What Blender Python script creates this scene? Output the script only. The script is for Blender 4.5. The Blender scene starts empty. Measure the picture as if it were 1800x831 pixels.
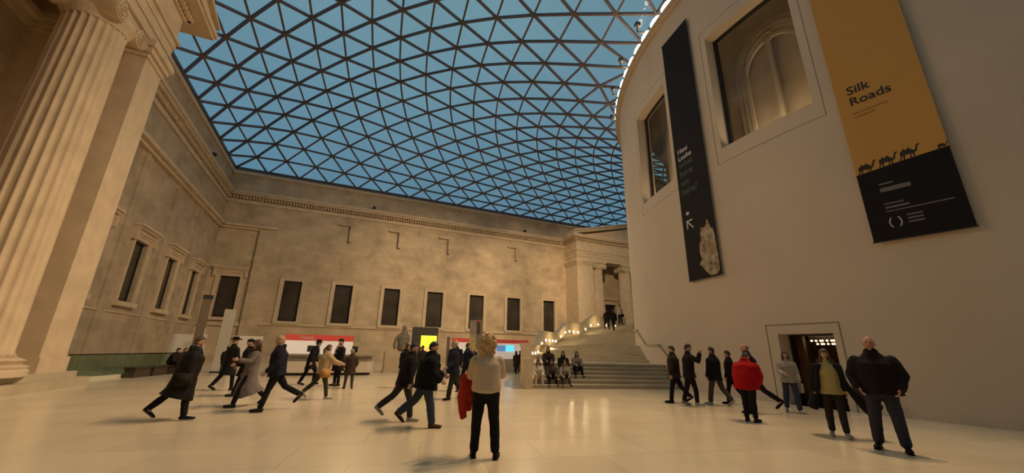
import bpy, bmesh, math, random
from mathutils import Vector, Matrix, noise
R = math.radians; PI = math.pi
random.seed(7)
SC = bpy.context.scene
COL = SC.collection
# ------------------------------------------------------------------ camera
CAM_H = 1.5
F_PX, PITCH, YAW, ROLL = 665.998, R(16.7171), R(23.7634), R(1.0696)
cam_d = bpy.data.cameras.new('camera'); cam = bpy.data.objects.new('camera', cam_d); COL.objects.link(cam)
cam_d.sensor_width = 36.0; cam_d.lens = F_PX / 1800 * 36.0; cam_d.clip_end = 500
cp, sp, cy_, sy_, cr, sr = math.cos(PITCH), math.sin(PITCH), math.cos(YAW), math.sin(YAW), math.cos(ROLL), math.sin(ROLL)
Fv = Vector((sy_*cp, cy_*cp, sp)); R0 = Vector((cy_, -sy_, 0)); U0 = R0.cross(Fv)
Rv = R0*cr + U0*sr; Uv = -R0*sr + U0*cr
mm = Matrix((Rv, Uv, -Fv)).transposed().to_4x4(); mm.translation = (0, 0, CAM_H)
cam.matrix_world = mm
SC.camera = cam
# ------------------------------------------------------------------ exposure
SC.view_settings.view_transform = 'Standard'; SC.view_settings.look = 'None'
SC.view_settings.exposure = 0.0; SC.view_settings.gamma = 1.0; SC.view_settings.use_curve_mapping = False
SC.cycles.max_bounces = 8; SC.cycles.transparent_max_bounces = 12; SC.cycles.sample_clamp_indirect = 6.0
# ------------------------------------------------------------------ dusk sky
W = bpy.data.worlds.new('dusk_sky'); SC.world = W; W.use_nodes = True
nt = W.node_tree; nt.nodes.clear()
tc = nt.nodes.new('ShaderNodeTexCoord'); sx = nt.nodes.new('ShaderNodeSeparateXYZ'); nt.links.new(tc.outputs['Generated'], sx.inputs[0])
rp = nt.nodes.new('ShaderNodeValToRGB'); nt.links.new(sx.outputs['Z'], rp.inputs[0])
rp.color_ramp.elements[0].position = 0.0; rp.color_ramp.elements[0].color = (0.085, 0.215, 0.36, 1)
rp.color_ramp.elements[1].position = 0.75; rp.color_ramp.elements[1].color = (0.205, 0.36, 0.43, 1)
nz = nt.nodes.new('ShaderNodeTexNoise'); nz.inputs['Scale'].default_value = 3.0; nz.inputs['Detail'].default_value = 4
nt.links.new(tc.outputs['Generated'], nz.inputs['Vector'])
mr = nt.nodes.new('ShaderNodeMapRange'); nt.links.new(nz.outputs['Fac'], mr.inputs[0]); mr.inputs[3].default_value = 0.82; mr.inputs[4].default_value = 1.18
mx = nt.nodes.new('ShaderNodeVectorMath'); mx.operation = 'SCALE'; nt.links.new(rp.outputs[0], mx.inputs[0]); nt.links.new(mr.outputs[0], mx.inputs['Scale'])
bg = nt.nodes.new('ShaderNodeBackground'); bg.inputs['Strength'].default_value = 0.86
nt.links.new(mx.outputs[0], bg.inputs[0])
wo = nt.nodes.new('ShaderNodeOutputWorld'); nt.links.new(bg.outputs[0], wo.inputs[0])
# light levels (rim strip lamps, then the added fill lamps on rim and walls)
RIM_EMIT = 26.0
SPOT_W = 8600.0
WALL_W = 2700.0
WARM = (1.0, 0.70, 0.40)
# ------------------------------------------------------------------ layout constants
CX, CY, RR = 33.6, 7.8, 20.0           # drum
XL, XR, YF, YN = -12.5, 79.7, 46.0, -30.4   # court walls

# ================================================================== materials
MATS = {}
def newmat(name):
    m = bpy.data.materials.new(name); m.use_nodes = True
    return m, m.node_tree, m.node_tree.nodes['Principled BSDF']
def plain(name, col, rough=0.6, metal=0.0, nscale=0, namt=0.12, bump=0.0, emit=None, estr=0.0, spec=None):
    if name in MATS: return MATS[name]
    m, nt, b = newmat(name)
    b.inputs['Base Color'].default_value = (*col, 1); b.inputs['Roughness'].default_value = rough; b.inputs['Metallic'].default_value = metal
    if nscale:
        tc = nt.nodes.new('ShaderNodeTexCoord'); n = nt.nodes.new('ShaderNodeTexNoise')
        n.inputs['Scale'].default_value = nscale; n.inputs['Detail'].default_value = 5
        nt.links.new(tc.outputs['Object'], n.inputs['Vector'])
        r = nt.nodes.new('ShaderNodeValToRGB')
        r.color_ramp.elements[0].position = .3; r.color_ramp.elements[1].position = .7
        r.color_ramp.elements[0].color = (*[c*(1-namt) for c in col], 1); r.color_ramp.elements[1].color = (*[min(1, c*(1+namt)) for c in col], 1)
        nt.links.new(n.outputs['Fac'], r.inputs[0]); nt.links.new(r.outputs[0], b.inputs['Base Color'])
        if bump:
            bp = nt.nodes.new('ShaderNodeBump'); bp.inputs['Strength'].default_value = bump; bp.inputs['Distance'].default_value = .02
            nt.links.new(n.outputs['Fac'], bp.inputs['Height']); nt.links.new(bp.outputs[0], b.inputs['Normal'])
    if spec is not None: b.inputs['Specular IOR Level'].default_value = spec
    if emit: b.inputs['Emission Color'].default_value = (*emit, 1); b.inputs['Emission Strength'].default_value = estr
    MATS[name] = m; return m
def stone(name, col, axis, bw=1.5, bh=0.55, blotch=.22, mortar=.7):
    """ashlar stone: blocks read along x (axis 'x') or y (axis 'y')"""
    m, nt, b = newmat(name)
    tc = nt.nodes.new('ShaderNodeTexCoord'); s = nt.nodes.new('ShaderNodeSeparateXYZ'); nt.links.new(tc.outputs['Object'], s.inputs[0])
    c = nt.nodes.new('ShaderNodeCombineXYZ'); nt.links.new(s.outputs['X' if axis == 'x' else 'Y'], c.inputs[0]); nt.links.new(s.outputs['Z'], c.inputs[1])
    br = nt.nodes.new('ShaderNodeTexBrick'); br.inputs['Scale'].default_value = 1.0
    br.inputs['Brick Width'].default_value = bw; br.inputs['Row Height'].default_value = bh; br.inputs['Mortar Size'].default_value = .012
    br.inputs['Color1'].default_value = (*[k*(1-blotch*.35) for k in col], 1); br.inputs['Color2'].default_value = (*[min(1, k*(1+blotch*.2)) for k in col], 1)
    br.inputs['Mortar'].default_value = (*[k*mortar for k in col], 1); br.inputs['Mortar Smooth'].default_value = .4
    nt.links.new(c.outputs[0], br.inputs['Vector'])
    n = nt.nodes.new('ShaderNodeTexNoise'); n.inputs['Scale'].default_value = .55; n.inputs['Detail'].default_value = 6; n.inputs['Roughness'].default_value = .6
    nt.links.new(c.outputs[0], n.inputs['Vector'])
    r = nt.nodes.new('ShaderNodeMapRange'); nt.links.new(n.outputs['Fac'], r.inputs[0])
    r.inputs[1].default_value = .3; r.inputs[2].default_value = .7; r.inputs[3].default_value = 1-blotch; r.inputs[4].default_value = 1+blotch*.4
    v = nt.nodes.new('ShaderNodeVectorMath'); v.operation = 'SCALE'; nt.links.new(br.outputs['Color'], v.inputs[0]); nt.links.new(r.outputs[0], v.inputs['Scale'])
    nt.links.new(v.outputs[0], b.inputs['Base Color']); b.inputs['Roughness'].default_value = .85
    bp = nt.nodes.new('ShaderNodeBump'); bp.inputs['Strength'].default_value = .18; bp.inputs['Distance'].default_value = .015
    nt.links.new(br.outputs['Fac'], bp.inputs['Height']); bp.invert = True; nt.links.new(bp.outputs[0], b.inputs['Normal'])
    MATS[name] = m; return m
STC = (.60, .47, .31)
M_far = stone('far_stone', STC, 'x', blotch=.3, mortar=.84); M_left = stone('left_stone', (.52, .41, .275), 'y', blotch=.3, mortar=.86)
M_trimst = plain('dressed_stone', (.62, .49, .33), .8, nscale=1.6, namt=.1, bump=.15)
M_plaster = plain('drum_limestone', (.60, .51, .40), .8, nscale=.35, namt=.05)
M_groove = plain('groove', (.22, .18, .13), .9)
M_bars = plain('painted_steel', (.115, .088, .088), .5, .1)
M_dark = plain('dark_metal', (.03, .027, .025), .4, .4)
M_black = plain('black_paint', (.012, .011, .011), .5)
M_step = plain('stair_stone', (.50, .42, .29), .6, nscale=1.2, namt=.12, bump=.1)
M_white = plain('white_panel', (.80, .74, .65), .5)
M_lit = plain('backlit_panel', (.80, .72, .62), .5, emit=(1, .82, .68), estr=.30)
M_litred = plain('backlit_red', (.62, .07, .045), .5, emit=(1, .13, .08), estr=.16)
M_red = plain('red_band', (.62, .07, .045), .5)
def floor_mat():
    m, nt, b = newmat('polished_limestone')
    tc = nt.nodes.new('ShaderNodeTexCoord')
    br = nt.nodes.new('ShaderNodeTexBrick'); br.inputs['Scale'].default_value = 1.0; br.offset = 0.5
    br.inputs['Brick Width'].default_value = 1.8; br.inputs['Row Height'].default_value = 1.2; br.inputs['Mortar Size'].default_value = .006
    br.inputs['Color1'].default_value = (.66, .535, .365, 1); br.inputs['Color2'].default_value = (.73, .60, .41, 1); br.inputs['Mortar'].default_value = (.5, .4, .27, 1)
    mp = nt.nodes.new('ShaderNodeMapping'); mp.inputs['Rotation'].default_value = (0, 0, R(12)); nt.links.new(tc.outputs['Object'], mp.inputs[0]); nt.links.new(mp.outputs[0], br.inputs['Vector'])
    n = nt.nodes.new('ShaderNodeTexNoise'); n.inputs['Scale'].default_value = .5; n.inputs['Detail'].default_value = 4; nt.links.new(tc.outputs['Object'], n.inputs['Vector'])
    r = nt.nodes.new('ShaderNodeMapRange'); nt.links.new(n.outputs['Fac'], r.inputs[0]); r.inputs[3].default_value = .88; r.inputs[4].default_value = 1.1
    v = nt.nodes.new('ShaderNodeVectorMath'); v.operation = 'SCALE'; nt.links.new(br.outputs['Color'], v.inputs[0]); nt.links.new(r.outputs[0], v.inputs['Scale'])
    nt.links.new(v.outputs[0], b.inputs['Base Color'])
    r2 = nt.nodes.new('ShaderNodeMapRange'); nt.links.new(n.outputs['Fac'], r2.inputs[0]); r2.inputs[3].default_value = .16; r2.inputs[4].default_value = .28
    nt.links.new(r2.outputs[0], b.inputs['Roughness']); b.inputs['IOR'].default_value = 1.5
    return m
M_floor = floor_mat()
def glass_mat(name, tint, gloss=.06, rough=.02):
    m = bpy.data.materials.new(name); m.use_nodes = True; nt = m.node_tree; nt.nodes.clear()
    t = nt.nodes.new('ShaderNodeBsdfTransparent'); t.inputs[0].default_value = (*tint, 1)
    g = nt.nodes.new('ShaderNodeBsdfGlossy'); g.inputs['Roughness'].default_value = rough
    mx = nt.nodes.new('ShaderNodeMixShader'); mx.inputs[0].default_value = gloss
    nt.links.new(t.outputs[0], mx.inputs[1]); nt.links.new(g.outputs[0], mx.inputs[2])
    o = nt.nodes.new('ShaderNodeOutputMaterial'); nt.links.new(mx.outputs[0], o.inputs[0]); return m
M_roofglass = glass_mat('roof_glass', (.86, .93, .95), .02)
M_railglass = glass_mat('green_glass', (.60, .72, .66), .06)
M_winglass = plain('dark_window_glass', (.055, .045, .034), .15, nscale=.6, namt=.35)
M_pane = glass_mat('drum_window_glass', (.80, .78, .72), .03, .4)
def cloth(col, rough=.9, rib=False):
    key = 'cloth_%02x%02x%02x' % tuple(int(min(c, 1)*255) for c in col)
    return plain(key, col, rough, nscale=45, namt=.10, bump=.2, spec=.12)
SKIN = plain('skin', (.52, .30, .20), .55, nscale=20, namt=.05)

# ================================================================== mesh helpers
def finish(name, bm, mat, parent=None, smooth=False, loc=None):
    bmesh.ops.recalc_face_normals(bm, faces=bm.faces)
    me = bpy.data.meshes.new(name); bm.to_mesh(me); bm.free()
    for m in (mat if isinstance(mat, (list, tuple)) else [mat]): me.materials.append(m)
    if smooth: me.polygons.foreach_set('use_smooth', [True]*len(me.polygons))
    o = bpy.data.objects.new(name, me); COL.objects.link(o)
    if parent: o.parent = parent
    if loc: o.location = loc
    return o
def tag(o, label=None, cat=None, group=None, kind=None):
    if label: o['label'] = label
    if cat: o['category'] = cat
    if group: o['group'] = group
    if kind: o['kind'] = kind
    return o
def empty(name, loc=(0, 0, 0), rz=0, label=None, cat=None, group=None):
    o = bpy.data.objects.new(name, None); COL.objects.link(o); o.location = loc; o.rotation_euler = (0, 0, rz)
    o.empty_display_size = .3
    return tag(o, label, cat, group)
def struct(name, bm, mat, smooth=False, parent=None):
    o = finish(name, bm, mat, parent, smooth)
    if not parent: o['kind'] = 'structure'
    return o
def box(bm, a, b, mi=0, T=None):
    x0, y0, z0 = a; x1, y1, z1 = b
    vs = [Vector(p) for p in ((x0,y0,z0),(x1,y0,z0),(x1,y1,z0),(x0,y1,z0),(x0,y0,z1),(x1,y0,z1),(x1,y1,z1),(x0,y1,z1))]
    if T: vs = [T(v) for v in vs]
    v = [bm.verts.new(p) for p in vs]
    for f in ((0,3,2,1),(4,5,6,7),(0,1,5,4),(1,2,6,5),(2,3,7,6),(3,0,4,7)):
        bm.faces.new([v[i] for i in f]).material_index = mi
def beam(bm, p, q, w, h, up=Vector((0, 0, 1))):
    d = (q-p).normalized(); s = d.cross(up).normalized(); u = s.cross(d).normalized()
    a = [bm.verts.new(p+s*i*w/2+u*j*h/2) for i, j in ((-1,-1),(1,-1),(1,1),(-1,1))]
    b = [bm.verts.new(q+s*i*w/2+u*j*h/2) for i, j in ((-1,-1),(1,-1),(1,1),(-1,1))]
    for k in range(4): bm.faces.new((a[k], a[(k+1)%4], b[(k+1)%4], b[k]))
    bm.faces.new(a[::-1]); bm.faces.new(b)
def tube(bm, pts, side=Vector((1, 0, 0)), n=14, mi=0, cap=True):
    """pts: list of (point, ra, rb); rounded ends"""
    P = [Vector(p[0]) for p in pts]; rings = []
    def ring(c, d, ra, rb):
        s = (side - d*side.dot(d))
        s = s.normalized() if s.length > 1e-4 else d.orthogonal().normalized()
        u = d.cross(s).normalized()
        return [bm.verts.new(c+s*ra*math.cos(2*PI*k/n)+u*rb*math.sin(2*PI*k/n)) for k in range(n)]
    for i in range(len(P)):
        d = (P[min(i+1, len(P)-1)]-P[max(i-1, 0)]).normalized()
        ra, rb = pts[i][1], pts[i][2]
        if i == 0 and cap: rings.append(ring(P[0]-d*min(ra, rb)*.45, d, ra*.6, rb*.6))
        rings.append(ring(P[i], d, ra, rb))
        if i == len(P)-1 and cap: rings.append(ring(P[i]+d*min(ra, rb)*.45, d, ra*.6, rb*.6))
    for a, b in zip(rings, rings[1:]):
        for k in range(n): bm.faces.new((a[k], a[(k+1)%n], b[(k+1)%n], b[k])).material_index = mi
    bm.faces.new(rings[0][::-1]).material_index = mi; bm.faces.new(rings[-1]).material_index = mi
def ellipsoid(bm, c, r, rot=None, mi=0, f=None, nu=16, nv=10):
    c = Vector(c); rows = []
    def pt(d):
        k = f(d) if f else 1.0
        v = Vector((d.x*r[0], d.y*r[1], d.z*r[2]))*k
        if rot: v = rot @ v
        return bm.verts.new(c+v)
    top = pt(Vector((0, 0, 1))); bot = pt(Vector((0, 0, -1)))
    for j in range(1, nv):
        t = PI*j/nv
        rows.append([pt(Vector((math.sin(t)*math.cos(2*PI*i/nu), math.sin(t)*math.sin(2*PI*i/nu), math.cos(t)))) for i in range(nu)])
    for i in range(nu):
        bm.faces.new((top, rows[0][i], rows[0][(i+1)%nu])).material_index = mi
        bm.faces.new((bot, rows[-1][(i+1)%nu], rows[-1][i])).material_index = mi
        for a, b in zip(rows, rows[1:]): bm.faces.new((a[i], b[i], b[(i+1)%nu], a[(i+1)%nu])).material_index = mi
def lathe(bm, prof, c=(0, 0, 0), n=24, mi=0, rmod=None):
    c = Vector(c); rings = []
    for r, z in prof:
        rings.append([bm.verts.new(c+Vector((r*(rmod(2*PI*k/n) if rmod else 1)*math.cos(2*PI*k/n), r*(rmod(2*PI*k/n) if rmod else 1)*math.sin(2*PI*k/n), z))) for k in range(n)])
    for a, b in zip(rings, rings[1:]):
        for k in range(n): bm.faces.new((a[k], a[(k+1)%n], b[(k+1)%n], b[k])).material_index = mi
    bm.faces.new(rings[0][::-1]).material_index = mi; bm.faces.new(rings[-1]).material_index = mi
def prism(bm, poly, y0, y1, mi=0):
    """polygon in (x,z) extruded along y"""
    a = [bm.verts.new((x, y0, z)) for x, z in poly]; b = [bm.verts.new((x, y1, z)) for x, z in poly]
    bm.faces.new(a).material_index = mi; bm.faces.new(b[::-1]).material_index = mi
    for k in range(len(poly)):
        bm.faces.new((a[k], b[k], b[(k+1)%len(poly)], a[(k+1)%len(poly)])).material_index = mi
def wallgrid(bm, us, zs, holes, f, depth, back=True):
    """wall surface with rectangular openings and reveals; f(u,z,d) maps to space"""
    us = sorted(set(list(us)+[h[0] for h in holes]+[h[1] for h in holes])); zs = sorted(set(list(zs)+[h[2] for h in holes]+[h[3] for h in holes]))
    cache = {}
    def V(u, z, d):
        k = (round(u, 5), round(z, 5), round(d, 5))
        if k not in cache: cache[k] = bm.verts.new(f(u, z, d))
        return cache[k]
    def inh(u, z): return any(h[0] < u < h[1] and h[2] < z < h[3] for h in holes)
    for a, b in zip(us, us[1:]):
        for c, e in zip(zs, zs[1:]):
            if not inh((a+b)/2, (c+e)/2): bm.faces.new((V(a,c,0), V(b,c,0), V(b,e,0), V(a,e,0)))
    for h in holes:
        uu = [u for u in us if h[0] <= u <= h[1]]
        for a, b in zip(uu, uu[1:]):
            bm.faces.new((V(a,h[2],0), V(b,h[2],0), V(b,h[2],depth), V(a,h[2],depth))); bm.faces.new((V(a,h[3],0), V(b,h[3],0), V(b,h[3],depth), V(a,h[3],depth)))
        for u in (h[0], h[1]): bm.faces.new((V(u,h[2],0), V(u,h[3],0), V(u,h[3],depth), V(u,h[2],depth)))
def band(bm, f, u0, u1, z0, z1, d0, d1, n=1, mi=0):
    """block on a mapped surface; d negative = towards the court"""
    rows = []
    for k in range(n+1):
        u = u0+(u1-u0)*k/n
        rows.append([bm.verts.new(f(u, z, d)) for z, d in ((z0, d0), (z1, d0), (z1, d1), (z0, d1))])
    for a, b in zip(rows, rows[1:]):
        for k in range(4): bm.faces.new((a[k], a[(k+1)%4], b[(k+1)%4], b[k])).material_index = mi
    bm.faces.new(rows[0]).material_index = mi; bm.faces.new(rows[-1][::-1]).material_index = mi
def text_mesh(name, txt, size, mat, parent, loc, rot=(PI/2, 0, 0), ext=.004, align='LEFT', sx=1.0):
    cu = bpy.data.curves.new(name, 'FONT'); cu.body = txt; cu.size = size; cu.extrude = ext; cu.align_x = align; cu.resolution_u = 3; cu.offset = size*.012
    t = bpy.data.objects.new(name+'_tmp', cu); COL.objects.link(t)
    dg = bpy.context.evaluated_depsgraph_get(); me = bpy.data.meshes.new_from_object(t.evaluated_get(dg))
    bpy.data.objects.remove(t); me.materials.clear(); me.materials.append(mat)
    o = bpy.data.objects.new(name, me); COL.objects.link(o); o.parent = parent; o.location = loc; o.rotation_euler = rot; o.scale = (sx, 1, 1)
    return o
def bake(o, smooth=True):
    dg = bpy.context.evaluated_depsgraph_get(); dg.update()
    me = bpy.data.meshes.new_from_object(o.evaluated_get(dg)); old = o.data
    mats = [m for m in old.materials]; o.modifiers.clear(); o.data = me
    me.materials.clear()
    for m in mats: me.materials.append(m)
    if smooth: me.polygons.foreach_set('use_smooth', [True]*len(me.polygons))
    bpy.data.meshes.remove(old)

fF = lambda u, z, d: (u, YF+d, z)          # far wall
fL = lambda u, z, d: (XL-d, u, z)          # left wall
def fD(a, z, d):                           # drum, a in degrees
    r = RR-d; return (CX+r*math.cos(R(a)), CY+r*math.sin(R(a)), z)

# ================================================================== floor and shell
bm = bmesh.new(); box(bm, (XL-.5, YN-.5, -.3), (XR+.5, YF+.5, 0)); struct('floor', bm, M_floor)
WINF = [(-5.86,-4.16,3.95,8.12), (-.92,.88,3.95,8.12), (4.27,6.04,3.95,8.12), (9.25,11.17,3.95,8.12), (14.56,16.46,3.95,8.12), (19.72,21.6,3.95,8.12), (25.1,26.85,3.95,8.12)]
BAYW = (-11.45, -9.75, 4.1, 8.15)
RECESS = [(-1.2, .05, 13.0, 14.9), (4.3, 5.5, 13.0, 14.9), (10.4, 11.6, 13.0, 14.9), (19.9, 21.0, 13.2, 14.9)]
DOORF = (35.4, 37.4, 3.8, 8.25)
bm = bmesh.new()
wallgrid(bm, [XL, XR], [0, 19.55], WINF+[BAYW, DOORF], fF, .5)
for u0, u1, z0, z1 in RECESS:   # shallow corbel blocks under the cornice
    band(bm, fF, u1-.3, u1, z0, z1, 0, -.42); band(bm, fF, u0-.3, u1, z1, z1+.2, 0, -.3)
band(bm, fF, -8.9, -7.4, 0, 13.3, 0, -.35); band(bm, fF, XL, -7.4, 3.3, 3.62, 0, -.2)
wall_far = struct('wall_far', bm, M_far)
WINL = [(30.8,32.6,3.95,7.85), (36.15,37.95,3.95,7.85), (41.55,43.3,3.95,7.85), (25.4,27.2,3.95,7.85)]
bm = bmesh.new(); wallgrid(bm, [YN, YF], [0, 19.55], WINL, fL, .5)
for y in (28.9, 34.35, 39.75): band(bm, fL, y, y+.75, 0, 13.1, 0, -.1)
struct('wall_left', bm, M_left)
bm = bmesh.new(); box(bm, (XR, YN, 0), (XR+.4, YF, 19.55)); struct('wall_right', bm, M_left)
bm = bmesh.new(); box(bm, (XL, YN-.4, 0), (XR, YN, 19.55)); struct('wall_near', bm, M_far)
# cornice, string courses and parapet coping
bm = bmesh.new()
for f, u0, u1 in ((fF, XL, XR), (fL, YN, YF)):
    band(bm, f, u0, u1, 15.95, 16.3, 0, -.12); band(bm, f, u0, u1, 16.75, 16.95, 0, -.5); band(bm, f, u0, u1, 16.95, 17.2, 0, -.62)
    band(bm, f, u0, u1, 17.2, 17.35, 0, -.3); band(bm, f, u0, u1, 19.2, 19.55, 0, -.16)
struct('trim_1', bm, M_trimst)
bm = bmesh.new()
u = XL+.3
while u < 28.2: band(bm, fF, u, u+.15, 16.4, 16.72, 0, -.3); u += .29
u = YN+.3
while u < YF-.3: band(bm, fL, u, u+.15, 16.4, 16.72, 0, -.3); u += .29
struct('trim_2', bm, M_trimst)
bm = bmesh.new()
band(bm, fF, -7.4, 28.8, 3.5, 3.68, 0, -.14); band(bm, fF, -7.4, 28.8, 3.68, 3.76, 0, -.08)
for f, u0, u1 in ((fF, XL, -7.3), (fL, YN, YF)):
    band(bm, f, u0, u1, 13.1, 13.35, 0, -.25); band(bm, f, u0, u1, 13.35, 13.6, 0, -.5)
band(bm, fL, YN, YF, 3.25, 3.35, 0, -.06)
struct('trim_3', bm, M_trimst)
def window(idx, f, w, hood=False, glow=None):
    u0, u1, z0, z1 = w; gd = .27 if f is fL else .36
    bm = bmesh.new()
    fw = .26
    for a, b, c, e in ((u0-fw, u0, z0, z1+fw), (u1, u1+fw, z0, z1+fw), (u0, u1, z1, z1+fw)): band(bm, f, a, b, c, e, 0, -.09)
    for a, b, c, e in ((u0-fw-.12, u0-fw, z0, z1+fw+.12), (u1+fw, u1+fw+.12, z0, z1+fw+.12), (u0-fw, u1+fw, z1+fw, z1+fw+.12)): band(bm, f, a, b, c, e, 0, -.14)
    root = struct('window_%d' % idx, bm, M_trimst)
    bm = bmesh.new(); band(bm, f, u0-.36, u1+.36, z0-.28, z0, .1, -.28); finish('window_sill', bm, M_trimst, root)
    if hood:
        bm = bmesh.new(); band(bm, f, u0-.62, u1+.62, z1+.62, z1+.78, 0, -.34); band(bm, f, u0-.7, u1+.7, z1+.78, z1+.95, 0, -.45); band(bm, f, u0-.4, u1+.4, z1+.38, z1+.62, 0, -.2)
        for a in (u0-.6, u1+.38): band(bm, f, a, a+.22, z1-.1, z1+.62, 0, -.28)
        finish('window_hood', bm, M_trimst, root)
    bm = bmesh.new(); band(bm, f, u0, u1, z0, z1, gd, gd+.05); finish('window_glass', bm, M_winglass, root)
    bm = bmesh.new()
    for a, b, c, e in ((u0, u0+.07, z0, z1), (u1-.07, u1, z0, z1), (u0, u1, z1-.07, z1), (u0, u1, z0, z0+.2)):
        band(bm, f, a, b, c, e, gd-.06, gd+.01)
    finish('window_frame', bm, M_dark, root)
k = 1
for w in WINF: window(k, fF, w); k += 1
window(k, fF, BAYW, hood=True); k += 1
for w in WINL: window(k, fL, w, hood=True); k += 1
# far doorway under the far portico
bm = bmesh.new(); u0, u1, z0, z1 = DOORF
for a, b, c, e in ((u0-.35, u0, z0, z1+.35), (u1, u1+.35, z0, z1+.35), (u0, u1, z1, z1+.35)): band(bm, fF, a, b, c, e, 0, -.14)
band(bm, fF, u0-.7, u1+.7, z1+.6, z1+.9, 0, -.4); band(bm, fF, u0-.5, u1+.5, z1+.35, z1+.6, 0, -.2)
d = struct('door_1', bm, M_trimst)
for a, b in ((u0, (u0+u1)/2-.02), ((u0+u1)/2+.02, u1)):
    bm = bmesh.new(); band(bm, fF, a, b, z0, z1, .36, .44)
    for c, e in ((z0+.3, z0+1.9), (z0+2.2, z1-.3)): band(bm, fF, a+.15, b-.15, c, e, .3, .36)
    finish('door_leaf', bm, M_dark, d)

# ================================================================== drum of the reading room
WIN_D = [(156.9, 166.7, 9.72, 15.35), (175.4, 185.3, 9.75, 15.4)]
DOOR_D = (178.2, 182.85, 0, 2.18)
bm = bmesh.new(); us = [100+1.0*i for i in range(0, 161)]
wallgrid(bm, us, [0, 2.18, 9.72, 15.4, 18.75], WIN_D+[DOOR_D], fD, .75)
for a in range(-100, 100, 4): band(bm, fD, a, a+4, 0, 18.75, 0, .3)
band(bm, fD, -100, 260, 18.75, 18.9, .2, -.18, 180); band(bm, fD, -100, 260, 18.9, 19.05, .2, -.34, 180)
struct('wall_drum', bm, M_plaster, smooth=False)
bm = bmesh.new(); lathe(bm, [(18.0, 19.0), (18.0, 22.1), (2.0, 22.6)], (CX, CY, 0), 96); struct('trim_4', bm, M_plaster)
bm = bmesh.new()
def groove(a0, a1, z0, z1, bottom=True, w=.035):
    da = math.degrees(w/RR); n = max(2, int((a1-a0)/1.0))
    band(bm, fD, a0, a0+da, z0, z1, .002, -.004); band(bm, fD, a1-da, a1, z0, z1, .002, -.004); band(bm, fD, a0, a1, z1-w, z1, .002, -.004, n)
    if bottom: band(bm, fD, a0, a1, z0, z0+w, .002, -.004, n)
groove(174.6, 186.1, 9.1, 15.9, w=.02); groove(156.1, 167.5, 9.1, 15.9, w=.02); groove(177.1, 183.45, 0, 2.5, False)
struct('trim_5', bm, M_groove)
M_inner = plain('inner_stone', (.50, .41, .30), .9, nscale=1.5, namt=.15)
for n_, (a0, a1, z0, z1) in enumerate(WIN_D):
    bm = bmesh.new(); da = .28
    for aa, ab, c, e in ((a0, a0+da*1.5, z0, z1), (a1-da, a1, z0, z1), (a0, a1, z1-.12, z1), (a0, a1, z0, z0+.06)): band(bm, fD, aa, ab, c, e, .50, .62, 6)
    root = struct('window_%d' % k, bm, M_dark); k += 1
    bm = bmesh.new(); band(bm, fD, a0, a1, z0, z1, .55, .57, 10); finish('window_glass', bm, M_pane, root, True)
    # the old arched window of the inner brick drum, seen through the pane
    am = (a0+a1)/2; bm = bmesh.new(); band(bm, fD, a0-3, a1+3, z0-2.5, z1+2.5, 1.9, 2.1, 12); finish('inner_wall', bm, M_inner, root)
    zn = z1-.75; ofs = lambda x, z, d: Vector(fD(am+math.degrees(x/18.2), z, d))
    bm = bmesh.new()
    for hw, dd in ((1.62, 1.86), (1.36, 1.8)):
        for s in (-1, 1): beam(bm, ofs(s*hw, z0-.8, dd), ofs(s*hw, zn-.9, dd), .2, .2, Vector((-1, 0, 0)))
        pr = [ofs(hw*math.cos(PI*i/18), zn-.9+hw*1.05*math.sin(PI*i/18), dd) for i in range(19)]
        for p, q in zip(pr, pr[1:]): beam(bm, p, q, .2, .2, Vector((-1, 0, 0)))
    finish('arch_surround', bm, M_plaster, root)
    bm = bmesh.new(); beam(bm, ofs(0, z0-.8, 1.72), ofs(0, zn, 1.72), .17, .14, Vector((-1, 0, 0)))
    for s in (-1, 1):
        beam(bm, ofs(s*1.18, z0-.8, 1.72), ofs(s*1.18, zn-1.25, 1.72), .13, .12, Vector((-1, 0, 0)))
        pr = [ofs(s*1.18*math.cos(PI/2*i/10), zn-1.25+1.25*math.sin(PI/2*i/10), 1.72) for i in range(11)]
        for p, q in zip(pr, pr[1:]): beam(bm, p, q, .12, .12, Vector((-1, 0, 0)))
    pr = [ofs(.2*math.cos(2*PI*i/16), zn+.02+.2*math.sin(2*PI*i/16), 1.66) for i in range(17)]
    for p, q in zip(pr, pr[1:]): beam(bm, p, q, .09, .1, Vector((-1, 0, 0)))
    finish('mullion', bm, M_plaster, root)
    bm = bmesh.new(); band(bm, fD, am-2.5, am+2.5, z0-.45, z0-.35, 1.15, 1.3, 3); fx = finish('fill_strip', bm, plain('fill_strip_glow', (1, .9, .7), .5, emit=(1, .75, .48), estr=3), root)  # glowing strip added to brighten the inner wall behind the pane
    l = bpy.data.lights.new('window_fill', 'AREA'); l.shape = 'RECTANGLE'; l.size = 2.2; l.size_y = .3; l.energy = 70; l.color = (1, .76, .50)  # added area light, lifts the window interior
    o = bpy.data.objects.new('window_fill', l); COL.objects.link(o); o.location = fD(am, z0-.3, 1.2); q = Vector(fD(am, z1, 1.7)); o.rotation_euler = (q-o.location).to_track_quat('-Z', 'Y').to_euler(); o.parent = root
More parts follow.
